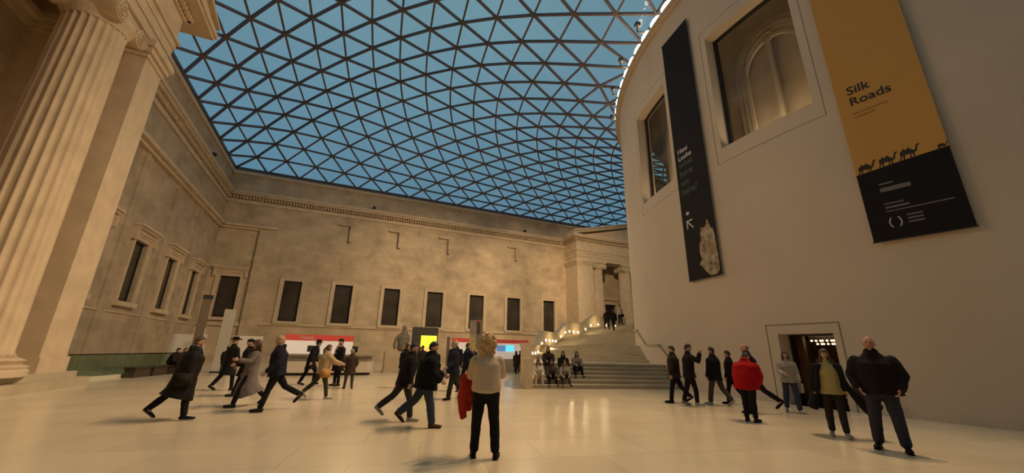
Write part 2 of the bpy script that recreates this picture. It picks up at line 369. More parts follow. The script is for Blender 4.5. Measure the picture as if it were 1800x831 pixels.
# shop doorway in the drum: room behind
M_wood = plain('brown_joinery', (.11, .052, .022), .5, nscale=2.5, namt=.3)
bm = bmesh.new()
T = lambda v: Vector(fD(v.x, v.z, v.y))
box(bm, (171.8, .75, -.02), (172.0, 4.6, 2.6), 0, T); box(bm, (184.5, .75, -.02), (184.7, 4.6, 2.6), 0, T); box(bm, (171.8, 4.5, -.02), (184.7, 4.6, 2.6), 0, T)
box(bm, (171.8, .75, 2.5), (184.7, 4.6, 2.6), 0, T)
box(bm, (178.2, .8, 0), (179.0, .95, 2.18), 0, T); box(bm, (171.8, .75, -.02), (178.2, .8, 2.6), 0, T)
dr = struct('door_2', bm, M_wood)
bm = bmesh.new(); da = .17
for aa, ab, c, e in ((178.2, 178.2+da, 0, 2.18), (182.85-da, 182.85, 0, 2.18), (178.2, 182.85, 2.12, 2.18)): band(bm, fD, aa, ab, c, e, .55, .72, 3)
finish('door_frame', bm, M_dark, dr)
bm = bmesh.new(); band(bm, fD, 177.6, 182.6, 2.02, 2.3, 1.9, 2.6, 3); finish('ceiling_panel', bm, M_dark, dr)
M_bulb = plain('warm_shop_lamp', (.9, .7, .4), .5, emit=(1, .62, .25), estr=6)
for i in range(14):
    bm = bmesh.new(); p = fD(178.9+.34*(i % 7), 2.0-.1*(i//7), 1.35+.25*(i//7)+.05*(i % 3)); ellipsoid(bm, p, (.035, .035, .03), nu=8, nv=6)
    o = finish('hanging_lamp', bm, M_bulb); bm = bmesh.new(); box(bm, (p[0]-.005, p[1]-.005, p[2]), (p[0]+.005, p[1]+.005, 2.5)); finish('cord', bm, M_black, o); tag(o, 'small glowing lamp hanging inside the shop doorway of the drum', 'lamp', 'small lamps hanging inside the shop doorway')
M_shelf = plain('shelf_wood', (.16, .08, .035), .5)
sh = empty('shelf_unit', fD(178.4, 0, 2.7), R(178.4+90), 'brown shelf unit against the back of the shop inside the drum doorway', 'shelf')
bm = bmesh.new()
for s in (-1, 1): box(bm, (s*.8-.02, 0, 0), (s*.8+.02, .35, 2.1))
box(bm, (-.8, .33, 0), (.8, .36, 2.1)); finish('side_panels', bm, M_shelf, sh)
for z in (.35, .8, 1.25, 1.7):
    bm = bmesh.new(); box(bm, (-.8, 0, z), (.8, .35, z+.03)); finish('shelf', bm, M_shelf, sh)
cols = [(.6,.45,.2), (.5,.12,.06), (.2,.25,.2), (.6,.5,.35)]
for z in (.385, .835, 1.285):
    for i in range(6):
        bm = bmesh.new(); h = .12+.16*random.random(); w = .05+.03*random.random()
        lathe(bm, [(w*.8, 0), (w, h*.15), (w, h*.7), (w*.45, h*.85), (w*.45, h)], (0, 0, 0), 12)
        P = Matrix.Rotation(R(178.4+90), 4, 'Z') @ Vector((-.66+.26*i, .17, 0))
        b0 = fD(178.4, 0, 2.7); c_ = cols[(i+int(z*10)) % 4]
        o = finish('jar', bm, plain('jar_%d' % ((i+int(z*10)) % 4), c_, .4), None, True, (b0[0]+P.x, b0[1]+P.y, z))
        tag(o, 'small jar displayed on the shelves inside the shop doorway', 'jar', 'jars on the shop shelves')
ld = bpy.data.lights.new('shop_light', 'AREA'); ld.energy = 14; ld.size = .8; ld.color = (1, .7, .4); lo = bpy.data.objects.new('shop_light', ld); COL.objects.link(lo); lo.location = fD(179.3, 2.4, 1.75); lo.parent = dr

# rim lamps: a broken line of bright strip lamps round the top of the drum, plus added fill lamps
M_lamp = plain('lamp_tube', (1, .9, .8), .5, emit=(1.0, .74, .50), estr=RIM_EMIT)
for i, a in enumerate([120+2.95*j for j in range(44)]):
    p = fD(a, 19.05, -.18); root = empty('rim_light', p, R(a+90), 'white strip lamp in the glowing line round the rim of the drum', 'lamp', 'strip lamps along the rim of the drum')
    bm = bmesh.new(); box(bm, (-.42, -.08, 0), (.42, .1, .06)); finish('bracket', bm, M_dark, root)
    bm = bmesh.new(); tube(bm, [((-.29, 0, .22), .14, .14), ((0, 0, .23), .165, .165), ((.29, 0, .22), .14, .14)], Vector((0, 1, 0)), 12); finish('lamp_tube', bm, M_lamp, root, True)
SPOTS = [(128, 60, 46, 30, 9, 1.0), (138, 50, 22, 46, 8, 1.5), (148, 50, 10, 46, 7, 1.3), (156, 60, 0, 44, 4, 1.2), (164, 70, -4, 26, 0, .8), (172, 70, -1, 15, 0, .75), (180, 75, 2, 8, 0, .6), (188, 80, 0, 0, 0, .5), (196, 70, -8, 17, 9, .9)]
for a, ang, tx, ty, tz, k_ in SPOTS:  # spots and housings added to brighten the walls and floor
    p = Vector(fD(a, 19.95, -.62)); q = Vector((tx, ty, tz))
    if a == 128: q = Vector((34, 44, 9))
    root = empty('fill_lamp', p, R(a+90), 'added fill lamp on a bracket above the drum rim between strip lamps', 'lamp', 'added fill lamps on the rim of the drum')
    bm = bmesh.new(); box(bm, (-.14, -.1, .05), (.14, .16, .3)); box(bm, (-.03, .0, -.38), (.03, .62, -.3)); box(bm, (-.03, -.03, -.38), (.03, .03, .06)); box(bm, (-.03, .56, -.9), (.03, .62, -.3)); finish('fill_housing', bm, M_dark, root)
    l = bpy.data.lights.new('fill_spot', 'SPOT'); l.energy = SPOT_W*k_; l.spot_size = R(ang); l.spot_blend = .8; l.shadow_soft_size = .25; l.color = WARM
    o = bpy.data.objects.new('fill_spot', l); COL.objects.link(o); o.location = p+(q-p).normalized()*.25; o.rotation_euler = (q-p).to_track_quat('-Z', 'Y').to_euler()

# fill lamps added on the left and far wall cornices to brighten the drum
def wall_fill_lamp(p, q, en, ang, label):
    p = Vector(p); q = Vector(q); root = empty('fill_lamp', p, math.atan2(q.y-p.y, q.x-p.x)-PI/2, label, 'lamp')
    bm = bmesh.new(); box(bm, (-.14, -.12, .0), (.14, .14, .26)); finish('fill_housing', bm, M_dark, root)
    l = bpy.data.lights.new('fill_spot', 'SPOT'); l.energy = en; l.spot_size = R(ang); l.spot_blend = .9; l.shadow_soft_size = .3; l.color = WARM
    o = bpy.data.objects.new('fill_spot', l); COL.objects.link(o); o.location = p+(q-p).normalized()*.35+Vector((0, 0, .12)); o.rotation_euler = (q-p).to_track_quat('-Z', 'Y').to_euler()
wall_fill_lamp((-12.0, 26.0, 17.37), (14, 10, 6), WALL_W, 75, 'small added fill lamp on the left wall cornice beside the near portico')
wall_fill_lamp((-12.0, 38.0, 17.37), (16, 17, 6), WALL_W, 70, 'small added fill lamp on the left wall cornice near the far corner')
wall_fill_lamp((2.0, 45.5, 17.37), (14, 14, 5), WALL_W, 70, 'small added fill lamp on the far wall cornice towards the left corner')
wall_fill_lamp((-12.0, 21.5, 17.37), (15, 25, 3), WALL_W*1.3, 42, 'small added fill lamp on the left wall cornice aimed at the staircase')
wall_fill_lamp((22.0, 45.5, 17.37), (22, 24, 2), WALL_W*.8, 75, 'small added fill lamp on the far wall cornice above the staircase')

# ================================================================== glazed roof
J = 15; SIDES = [24, 30, 24, 30]       # segments per outer side: left, far, right, near (clockwise from near-left corner)
corners = [Vector((XL, YN)), Vector((XL, YF)), Vector((XR, YF)), Vector((XR, YN))]
ca = [213.75, 146.25, 33.75, -33.75, -146.25]
def hz(x, y):
    dx, dy = x-CX, y-CY; r = math.hypot(dx, dy)
    tx = ((XR-CX) if dx > 0 else (CX-XL))/max(abs(dx), 1e-6); ty = ((YF-CY) if dy > 0 else (CY-YN))/max(abs(dy), 1e-6)
    L = min(tx, ty)*r; t = min(max((r-RR)/(L-RR), 0), 1)
    return 19.75+(1-t)*2.5+(L-RR)*.145*4*t*(1-t)
rings = []
for j in range(J+1):
    ring = []; t = 1-(j/J)**1.2
    for s in range(4):
        n = SIDES[s]-j
        for i in range(n):
            u = i/n; O = corners[s].lerp(corners[(s+1) % 4], u); a = R(ca[s]+(ca[s+1]-ca[s])*u)
            I = Vector((CX+18.7*math.cos(a), CY+18.7*math.sin(a))); ring.append(I.lerp(O, t))
    rings.append(ring)
def rid(j, s, i):
    n = [m-j for m in SIDES]; return (sum(n[:s])+i) % sum(n)
edges = set()
tris = []
for j in range(J+1):
    for s in range(4):
        n = SIDES[s]-j
        for i in range(n):
            edges.add(((j, rid(j, s, i)), (j, rid(j, s, i+1))))
            if j < J:
                A, B = (j, rid(j, s, i)), (j, rid(j, s, i+1))
                c = (j+1, rid(j+1, s, min(i, n-1))) if n-1 > 0 else None
                if i < n-1 or True:
                    # node i on this ring joins nodes i-1 and i of the next ring in
                    e = (j+1, rid(j+1, s, i)); tris.append((A, B, e)) if i < n else None
                    edges.add((A, e)) if i < n else None
                    edges.add((B, e))
                if i < n-1: tris.append((B, (j+1, rid(j+1, s, i+1)), (j+1, rid(j+1, s, i))))
adj = {}
for a, b in edges: adj.setdefault(a, set()).add(b); adj.setdefault(b, set()).add(a)
pos = {(j, i): p.copy() for j, r_ in enumerate(rings) for i, p in enumerate(r_)}
for it in range(14):
    new = {}
    for kx, p in pos.items():
        if kx[0] in (0, J): new[kx] = p; continue
        av = Vector((0, 0))
        for q in adj[kx]: av += pos[q]
        new[kx] = p*.6+av/len(adj[kx])*.4
    pos = new
P3 = {kx: Vector((p.x, p.y, hz(p.x, p.y))) for kx, p in pos.items()}
for it in range(7):      # soften the creases over the corners
    nz_ = {kx: (p.z if kx[0] in (0, J) else p.z*.5+.5*sum(P3[q].z for q in adj[kx])/len(adj[kx])) for kx, p in P3.items()}
    for kx, z in nz_.items(): P3[kx].z = z
bm = bmesh.new(); vv = {kx: bm.verts.new(p+Vector((0, 0, .12))) for kx, p in P3.items()}
for t3 in tris:
    try: bm.faces.new([vv[q] for q in t3])
    except ValueError: pass
struct('ceiling', bm, M_roofglass)
bm = bmesh.new()
def nrm_at(v):
    e = .3; return Vector((-(hz(v.x+e, v.y)-hz(v.x-e, v.y))/(2*e), -(hz(v.x, v.y+e)-hz(v.x, v.y-e))/(2*e), 1)).normalized()
for a, b in edges: beam(bm, P3[a], P3[b], .135, .19, nrm_at((P3[a]+P3[b])/2))
n0 = sum(SIDES)
struct('trim_6', bm, M_bars)
bm = bmesh.new()
c3 = [Vector((c.x, c.y, 19.78)) for c in corners]
for i in range(4): beam(bm, c3[i], c3[(i+1) % 4], .4, .26)
for i in range(30): x = XL+(i+.5)*92.2/30; box(bm, (x-.05, YF-.15, 19.5), (x+.05, YF-.02, 19.8))
struct('trim_7', bm, M_bars)

# ================================================================== porticoes
def portico(loc, rz, label, W_, anta_in, cols, D, zb, cproj=.8, side=.8):
    root = empty('portico', loc, rz, label, 'portico')
    M_pe = M_trimst; yf = -D; yc = -D+.78
    bm = bmesh.new(); box(bm, (-W_-.5, yf-.6, 0), (W_+.5, 0, zb-.2)); box(bm, (-W_-.3, yf-.3, zb-.2), (W_+.3, 0, zb)); finish('podium', bm, M_step, root)
    for s in (-1, 1):
        xa, xb = sorted((s*anta_in, s*W_))
        bm = bmesh.new(); box(bm, (xa, yf, zb), (xb, 0, 13.02)); box(bm, (xa-.08, yf-.08, zb), (xb+.08, 0, zb+.5))
        p = finish('corner_pier', bm, M_pe, root)
        bm = bmesh.new(); box(bm, (xa-.06, yf-.06, 12.98), (xb+.06, 0, 13.2)); box(bm, (xa-.16, yf-.16, 13.2), (xb+.16, 0, 13.45)); box(bm, (xa-.26, yf-.26, 13.45), (xb+.26, 0, 13.75)); finish('pier_capital', bm, M_pe, p)
    for x in cols:
        bm = bmesh.new(); r0, r1 = .96, .84
        prof = [(r0*1.12, zb+.52), (r0, zb+.68)]+[(r0+(r1-r0)*t**1.3, zb+.68+(12.45-zb-.68)*t) for t in (0.05, .3, .5, .7, .85, 1)]+[(r1*1.03, 12.55)]
        lathe(bm, prof, (x, yc, 0), 192, rmod=lambda t: 1-.085*abs(math.sin(t*12))**.8)
        c = finish('column', bm, M_pe, root, True)
        bm = bmesh.new(); lathe(bm, [(r0*1.42, zb), (r0*1.42, zb+.16), (r0*1.36, zb+.2), (r0*1.4, zb+.28), (r0*1.2, zb+.34), (r0*1.3, zb+.45), (r0*1.12, zb+.53)], (x, yc, 0), 36); finish('column_base', bm, M_pe, c)
        bm = bmesh.new(); lathe(bm, [(r1, 12.55), (r1*1.06, 12.7), (r1*1.2, 12.88), (r1*1.15, 13.1)], (x, yc, 0), 36)
        box(bm, (x-.98, yc-.86, 13.02), (x+.98, yc+.86, 13.48)); box(bm, (x-1.12, yc-.98, 13.5), (x+1.12, yc+.98, 13.75))
        for s in (-1, 1):
            # bolster roll and spiral faces
            pts = [((x+s*.76, yc+y, 13.08), r_, r_) for y, r_ in ((-.93, .39), (-.8, .38), (-.4, .31), (0, .26), (.4, .31), (.8, .38), (.93, .39))]
            tube(bm, pts, Vector((1, 0, 0)), 20, cap=False)
            for fy in (-.95, .95):
                prev = None
                for i in range(29):
                    t = i/28*2.4*2*PI; rad = .37*(1-i/31)
                    p = Vector((x+s*(.76+rad*math.sin(t)), yc+fy, 13.08+rad*math.cos(t)))
                    if prev is not None: beam(bm, prev, p, .055, .06, Vector((0, 1, 0)))
                    prev = p
        finish('column_capital', bm, M_pe, c)
    e = W_+.02
    bm = bmesh.new()
    for z0, z1, pr in ((13.75, 14.2, 0), (14.2, 14.65, .05), (14.65, 15.0, .1), (15.0, 15.15, .2), (15.15, 16.35, .06), (16.35, 16.45, .18)):
        box(bm, (-e-pr, yf-pr, z0), (e+pr, yf+1.9, z1)); 
        for s in (-1, 1):
            xa, xb = sorted((s*(e+pr), s*(e-1.5))); box(bm, (xa, yf+1.9, z0), (xb, 0, z1))
    box(bm, (-e+1.5, yf+1.9, 14.9), (e-1.5, 0, 15.1))
    en = finish('entablature', bm, M_pe, root)
    bm = bmesh.new(); x = -e-.35
    while x < e+.3: box(bm, (x, yf-.36, 16.5), (x+.14, yf, 16.76)); x += .27
    y = yf-.3
    while y < -.3:
        box(bm, (-e-.36, y, 16.5), (-e, y+.14, 16.76)); box(bm, (e, y, 16.5), (e+.36, y+.14, 16.76)); y += .27
    finish('dentils', bm, M_pe, en)
    bm = bmesh.new(); box(bm, (-e-side+.1, yf-cproj+.1, 16.78), (e+side-.1, 0, 16.95)); box(bm, (-e-side, yf-cproj, 16.95), (e+side, 0, 17.22)); finish('cornice', bm, M_pe, en)
    sl = .235; h = sl*(e+side); bm = bmesh.new()
    prism(bm, [(-e, 17.2), (e, 17.2), (0, 17.2+sl*e)], yf+.05, yf+1.6)
    pe = finish('pediment', bm, M_pe, root)
    for s in (-1, 1):
        bm = bmesh.new()
        for pr, t0, t1 in ((cproj-.25, .0, .32), (cproj, .32, .52)):
            poly = [(s*(e+side), 17.22+t0-.0), (0, 17.22+h+t0), (0, 17.22+h+t1), (s*(e+side), 17.22+t1)]
            prism(bm, poly if s > 0 else poly[::-1], yf-pr, yf+1.6)
        finish('raking_cornice', bm, M_pe, pe)
    return root
portico((40.0, YF, 0), 0, 'distant stone portico with ionic columns above the top of the staircase', 11.2, 8.6, (-7.5, -2.5, 2.5, 7.5), 3.0, 3.8)
portico((XL, 7.8, 0), PI/2, 'near stone portico on the left wall with fluted ionic column and deep cornice', 11.9, 10.45, (-8.72, -2.9, 2.9, 8.72), 3.65, .5, .95, 1.6)

# ================================================================== curved staircase
st = empty('staircase', fD(164.5, 0, -3.3), 0, 'broad stone staircase curving up round the drum with lamps along its parapet', 'staircase')
sl_ = Vector(st.location)
RO = 26.95
def quad_pts(ai, ao, nr=6): return [(CX+r*math.cos(R(a))-sl_.x, CY+r*math.sin(R(a))-sl_.y) for r, a in ((RR-.05+(RO-RR+.05)*q/nr, ai+(ao-ai)*q/nr) for q in range(nr+1))]
def block(bm, i0, o0, i1, o1, z0, z1, n=1, over=0.0):
    for m in range(n):
        A = quad_pts(i0+(i1-i0)*m/n+over, o0+(o1-o0)*m/n+over*.8); B = quad_pts(i0+(i1-i0)*(m+1)/n, o0+(o1-o0)*(m+1)/n)
        lo = [bm.verts.new((*p, z0)) for p in A]+[bm.verts.new((*p, z0)) for p in B[::-1]]; hi = [bm.verts.new((*p, z1)) for p in A]+[bm.verts.new((*p, z1)) for p in B[::-1]]
        N = len(lo); na = len(A)
        for k_ in range(na-1):
            bm.faces.new((hi[k_], hi[k_+1], hi[N-2-k_], hi[N-1-k_])); bm.faces.new((lo[k_], lo[k_+1], lo[N-2-k_], lo[N-1-k_]))
        for k_ in range(N): bm.faces.new((lo[k_], lo[(k_+1) % N], hi[(k_+1) % N], hi[k_]))
FL = [((164.5, 164.5), (158.5, 158.0), (153.0, 140.5)), ((153.0, 140.5), (146.5, 136.5), (138.5, 129.3)), ((138.5, 129.3), (131.5, 124.0), (125.0, 117.8)), ((125.0, 117.8), (118.0, 112.6), (100.0, 100.0))]
rise = .95; ns = 6
for q, (a0, a1, a2) in enumerate(FL):
    bm = bmesh.new(); zb = q*rise
    for k_ in range(ns):
        t = k_/ns; i0 = a0[0]+(a1[0]-a0[0])*t; o0 = a0[1]+(a1[1]-a0[1])*t; i1 = a0[0]+(a1[0]-a0[0])*(k_+1)/ns; o1 = a0[1]+(a1[1]-a0[1])*(k_+1)/ns
        z = zb+rise*(k_+1)/ns
        block(bm, i0, o0, i1, o1, 0, z-.04); block(bm, i0, o0, i1, o1, z-.04, z, 1, .07)
    finish('flight', bm, M_step, st)
    bm = bmesh.new(); block(bm, a1[0], a1[1], a2[0], a2[1], 0, zb+rise, 6); finish('landing', bm, M_step, st)
# parapet on the outer edge
prof = [(165.1, 1.2), (163.95, 1.2), (163.85, 1.82), (139.6, 1.88), (136.6, 2.98), (128.3, 2.98), (123.6, 4.05), (117.2, 4.05), (112.0, 5.1), (100, 5.1)]
def po(a): return .3*min(max((a-155)/9, 0), 1)-.27
def para(bm, r0, r1, dz0, dz1, prof, sub=10):
    rows = []
    for (a0, z0), (a1, z1) in zip(prof, prof[1:]):
        for k_ in range(sub):
            t = k_/sub; rows.append((a0+(a1-a0)*t, z0+(z1-z0)*t))
    rows.append(prof[-1]); R_ = []
    for a, z in rows:
        c, s = math.cos(R(a)), math.sin(R(a)); zl = 0 if dz0 is None else z+dz0
        e = po(a); R_.append([bm.verts.new((CX+(r+e)*c-sl_.x, CY+(r+e)*s-sl_.y, zz)) for r, zz in ((r0, zl), (r1, zl), (r1, z+dz1), (r0, z+dz1))])
    for a, b in zip(R_, R_[1:]):
        for k_ in range(4): bm.faces.new((a[k_], a[(k_+1) % 4], b[(k_+1) % 4], b[k_]))
    bm.faces.new(R_[0]); bm.faces.new(R_[-1][::-1])
bm = bmesh.new(); para(bm, RO-.02, RO+.30, None, -.12, prof); pp = finish('parapet', bm, M_trimst, st)
bm = bmesh.new(); para(bm, RO-.07, RO+.35, -.12, 0, prof); finish('coping', bm, M_trimst, pp)
M_slamp = plain('step_lamp', (1, .9, .75), .5, emit=(1.0, .80, .48), estr=9)
def zs_out(a):
    for q, (a0, a1, a2) in enumerate(FL):
        if a > a0[1]: return q*rise
        if a > a1[1]: return q*rise+rise*(a0[1]-a)/(a0[1]-a1[1])
        if a > a2[1]: return (q+1)*rise
    return 4*rise
for a in (163.3, 161.8, 160.2, 157.8, 153.5, 149.0, 145.0, 142.4, 140.2, 137.6, 135.0, 132.9, 131.2, 129.6, 127.0, 124.8, 122.8, 121.0, 119.0, 115.8, 113.5, 110.5, 107.5, 104):
    z = zs_out(a)+.40; c, s = math.cos(R(a)), math.sin(R(a)); r = RO-.03+po(a)
    bm = bmesh.new(); ellipsoid(bm, (CX+r*c-sl_.x, CY+r*s-sl_.y, z), (.08, .08, .08), nu=10, nv=8); finish('step_lamp', bm, M_slamp, st, True)
for a in (160, 150, 140, 133, 126, 120, 112):
    l = bpy.data.lights.new('step_glow', 'POINT'); l.energy = 22; l.color = (1, .78, .42); l.shadow_soft_size = .12
    o = bpy.data.objects.new('step_glow', l); COL.objects.link(o); o.location = fD(a, zs_out(a)+.55, -(RO-RR-1.0)); 
# wall handrail on the drum
bm = bmesh.new(); hp = [(163.2, .93), (158.5, 1.9), (153, 1.92), (146.5, 2.85), (138.5, 2.87), (131.5, 3.8), (125, 3.82)]
for (a0, z0), (a1, z1) in zip(hp, hp[1:]):
    for k_ in range(5):
        p = Vector(fD(a0+(a1-a0)*k_/5, z0+(z1-z0)*k_/5, -.12))-sl_; q = Vector(fD(a0+(a1-a0)*(k_+1)/5, z0+(z1-z0)*(k_+1)/5, -.12))-sl_
        beam(bm, p, q, .05, .05)
    p = Vector(fD(a0, z0, 0))-sl_; beam(bm, p, Vector(fD(a0, z0, -.12))-sl_, .03, .03)
finish('handrail', bm, plain('rail_bronze', (.22, .17, .12), .35, .6), st)
# bridge from the stair head to the far portico
bm = bmesh.new(); box(bm, (33.2, 28.0, 3.45), (44.0, 42.3, 3.8)); box(bm, (33.2, 34.0, 3.8), (33.5, 42.3, 4.85)); box(bm, (43.7, 34.0, 3.8), (44.0, 42.3, 4.85))
for y in (32, 38):
    for x in (34, 43.2): box(bm, (x-.3, y-.3, 0), (x+.3, y+.3, 3.45))
o = finish('footbridge', bm, M_step); tag(o, 'stone footbridge joining the stair head to the far portico', 'bridge')

# ================================================================== banners on the drum
def banner(a0, a1, z0, z1, name, label, mat):
    am = (a0+a1)/2; w = 2*RR*math.sin(R(a1-a0)/2)
    root = empty(name, fD(am, z0, -.10), R(am+90), label, 'banner')
    bm = bmesh.new(); box(bm, (-w/2, -.012, 0), (w/2, .012, z1-z0)); finish('banner_cloth', bm, mat, root)
    bm = bmesh.new(); tube(bm, [((-w/2-.05, .0, z1-z0), .03, .03), ((w/2+.05, .0, z1-z0), .03, .03)], Vector((0, 1, 0)), 8)
    finish('top_rail', bm, M_dark, root); bm = bmesh.new(); tube(bm, [((-w/2-.02, .0, .0), .02, .02), ((w/2+.02, .0, .0), .02, .02)], Vector((0, 1, 0)), 8)
    finish('bottom_rail', bm, M_dark, root)
    return root, w
M_bk = plain('black_vinyl', (.009, .006, .0065), .7, spec=.25); M_wt = plain('white_ink', (.62, .60, .56), .6); M_gr = plain('green_ink', (.035, .07, .045), .6)
b1, w1 = banner(167.9, 173.2, 4.55, 17.3, 'tall_banner', 'tall narrow black banner with white arrow and gold figure hung on the drum', M_bk)
zb1 = 4.55; L1 = -w1/2+.16
text_mesh('lettering', 'Hew\nLocke', .36, M_wt, b1, (L1+.06, -.016, 10.66-zb1))
tg = text_mesh('lettering', 'what\nhave\nwe\nhere?', .46, M_gr, b1, (L1+.06, -.016, 9.92-zb1)); tg['label'] = 'green lettering'
M_grey = plain('grey_ink', (.16, .155, .15), .6)
bm = bmesh.new()
lathe_c = (L1+.22, 0, 0)
ellipsoid(bm, (L1+.24, -.014, 7.62-zb1), (.10, .004, .085), nu=12, nv=8); finish('small_mark', bm, M_wt, b1)
bm = bmesh.new(); c0 = Vector((L1+.14, -.016, 7.26-zb1)); e0 = Vector((L1+.50, -.016, 6.88-zb1))
beam(bm, c0, e0, .06, .006, Vector((0, 1, 0))); beam(bm, c0+Vector((-.03, 0, 0)), c0+Vector((.34, 0, 0)), .06, .006, Vector((0, 1, 0))); beam(bm, c0+Vector((0, 0, .03)), c0+Vector((0, 0, -.36)), .06, .006, Vector((0, 1, 0)))
finish('arrow_mark', bm, M_wt, b1)
# generic ornate gilded figure printed at the foot of the banner
def fig_mat():
    m, nt, b = newmat('gilded_print'); tc = nt.nodes.new('ShaderNodeTexCoord'); v = nt.nodes.new('ShaderNodeTexVoronoi'); v.inputs['Scale'].default_value = 5
    n = nt.nodes.new('ShaderNodeTexNoise'); n.inputs['Scale'].default_value = 3.2; n.inputs['Detail'].default_value = 6
    nt.links.new(tc.outputs['Object'], n.inputs['Vector']); nt.links.new(tc.outputs['Object'], v.inputs['Vector'])
    ad = nt.nodes.new('ShaderNodeMath'); ad.operation = 'MULTIPLY_ADD'; nt.links.new(v.outputs['Distance'], ad.inputs[0]); ad.inputs[1].default_value = .5; nt.links.new(n.outputs['Fac'], ad.inputs[2])
    r = nt.nodes.new('ShaderNodeValToRGB'); nt.links.new(ad.outputs[0], r.inputs[0])
    r.color_ramp.elements[0].position = .42; r.color_ramp.elements[0].color = (.06, .035, .012, 1); r.color_ramp.elements[1].position = .95; r.color_ramp.elements[1].color = (.38, .32, .23, 1)
    e = r.color_ramp.elements.new(.65); e.color = (.22, .14, .045, 1); nt.links.new(r.outputs[0], b.inputs['Base Color']); return m
bm = bmesh.new()
out = [(-.05,.62),(.1,.5),(.35,.2),(.55,.05),(.9,.06),(1.08,.2),(1.09,.9),(1.06,1.5),(1.0,1.95),(.86,2.02),(.8,2.3),(.7,2.45),(.62,2.2),(.45,2.12),(.3,2.2),(.2,1.95),(.24,1.7),(.1,1.5),(.06,1.1),(.14,.8)]
prism(bm, [(-.12+x*.95, z) for x, z in out], -.018, -.0125); finish('printed_figure', bm, fig_mat(), b1)
M_or = plain('orange_vinyl', (.57, .315, .085), .6, spec=.2); M_ink = plain('black_ink', (.02, .014, .01), .6)
b2, w2 = banner(187.1, 192.6, 4.62, 17.3, 'wide_banner', 'orange exhibition banner with camels above a black foot on the right of the drum', M_or)
zb2 = 4.62; L2 = -w2/2
text_mesh('lettering', 'Silk\nRoads', .39, M_ink, b2, (L2+.28, -.016, 9.36-zb2), sx=1.0)
bm = bmesh.new()
for z, w in ((8.66, .8), (8.52, .5)): box(bm, (L2+.3, -.015, z-zb2), (L2+.3+w, -.0125, z-zb2+.06))
finish('small_print', bm, plain('brown_ink', (.36, .17, .045), .6), b2)
bm = bmesh.new(); prism(bm, [(L2, .0), (-L2, .0), (-L2, 2.22), (L2+.9, 2.16), (L2, 2.08)], -.016, -.0125); finish('black_foot', bm, M_bk, b2)
def camel(x, z, s):
    bm = bmesh.new()
    body = [(0,.30),(.03,.42),(.10,.46),(.15,.56),(.2,.47),(.27,.47),(.32,.57),(.37,.46),(.42,.42),(.47,.36),(.52,.40),(.56,.54),(.6,.62),(.68,.60),(.7,.56),(.62,.54),(.60,.44),(.54,.28),(.46,.24),(.45,.0),(.41,.0),(.41,.22),(.37,.24),(.33,.0),(.29,.0),(.33,.24),(.16,.24),(.12,.0),(.08,.0),(.1,.22),(.06,.2),(.0,.02),(-.04,.02),(.02,.22)]
    prism(bm, [(x+px*s, z+pz*s) for px, pz in body], -.017, -.0125); return finish('camel_silhouette', bm, M_ink, b2)
for i, x in enumerate((.08, .55, 1.0)): camel(L2+x, 2.05+.05*i, .62)
camel(L2+1.72, 2.18, .30)
bm = bmesh.new()
for x, z, w, h in ((.42, 1.62, .3, .04), (.42, 1.40, .62, .12), (.42, 1.02, .4, .035), (.42, .90, .5, .05), (.42, .80, 1.3, .03)): box(bm, (L2+x, -.019, z), (L2+x+w, -.0155, z+h))
finish('small_print', bm, M_grey, b2)
bm = bmesh.new()
for s in (-1, 1):
    prev = None
    for i in range(9):
        t = -1+2*i/8; p = Vector((L2+.55+s*(.12-.05*t*t), -.018, .48+.14*t))
        if prev is not None: beam(bm, prev, p, .024, .006, Vector((0, 1, 0)))
        prev = p
finish('bracket_mark', bm, M_wt, b2)
bm = bmesh.new()
for z in (.4, .5, .6): box(bm, (L2+.8, -.019, z), (L2+1.1, -.0155, z+.04))
finish('small_print', bm, M_grey, b2)

# ================================================================== furniture of the court
M_desk = plain('grey_counter', (.30, .26, .20), .5); M_deskt = plain('pale_counter_top', (.62, .55, .44), .4)
dk = empty('information_desk', (-.2, 24.9, 0), 0, 'long grey information desk with a rounded end in front of the red signs', 'desk')
def desk_poly(off):
    pts = [(-2.6-off, -.5-off), (1.6, -.62-off)]
    for i in range(1, 8): t = -PI/2+PI*i/8; pts.append((1.75+(.62+off)*math.cos(t), .0+(.62+off)*math.sin(t)))
    return pts+[(1.6, .62+off), (-2.6-off, .5+off)]
def slab(bm, poly, z0, z1):
    a = [bm.verts.new((x, y, z0)) for x, y in poly]; b = [bm.verts.new((x, y, z1)) for x, y in poly]
    bm.faces.new(a[::-1]); bm.faces.new(b)
    for k_ in range(len(poly)): bm.faces.new((a[k_], a[(k_+1) % len(poly)], b[(k_+1) % len(poly)], b[k_]))
bm = bmesh.new(); slab(bm, desk_poly(-.15), 0, .14); finish('plinth', bm, M_dark, dk)
bm = bmesh.new(); slab(bm, desk_poly(.0), .14, .72); finish('counter_body', bm, M_deskt, dk)
bm = bmesh.new(); slab(bm, desk_poly(-.12), .72, 1.02); finish('recessed_band', bm, M_desk, dk)
bm = bmesh.new(); slab(bm, desk_poly(.05), 1.02, 1.1); finish('counter_top', bm, M_desk, dk)
def monitor(x, y, rz, label):
    r_ = empty('monitor', (x, y, 1.1), rz, label, 'monitor')
    bm = bmesh.new(); box(bm, (-.25, -.02, .12), (.25, .02, .46)); finish('screen', bm, M_black, r_)
    bm = bmesh.new(); box(bm, (-.03, -.02, 0), (.03, .03, .14)); box(bm, (-.12, -.09, 0), (.12, .09, .015)); finish('stand', bm, M_dark, r_)
monitor(1.05, 25.0, .9, 'black monitor on the rounded end of the information desk'); monitor(-1.2, 25.0, .1, 'black monitor on the long part of the information desk')
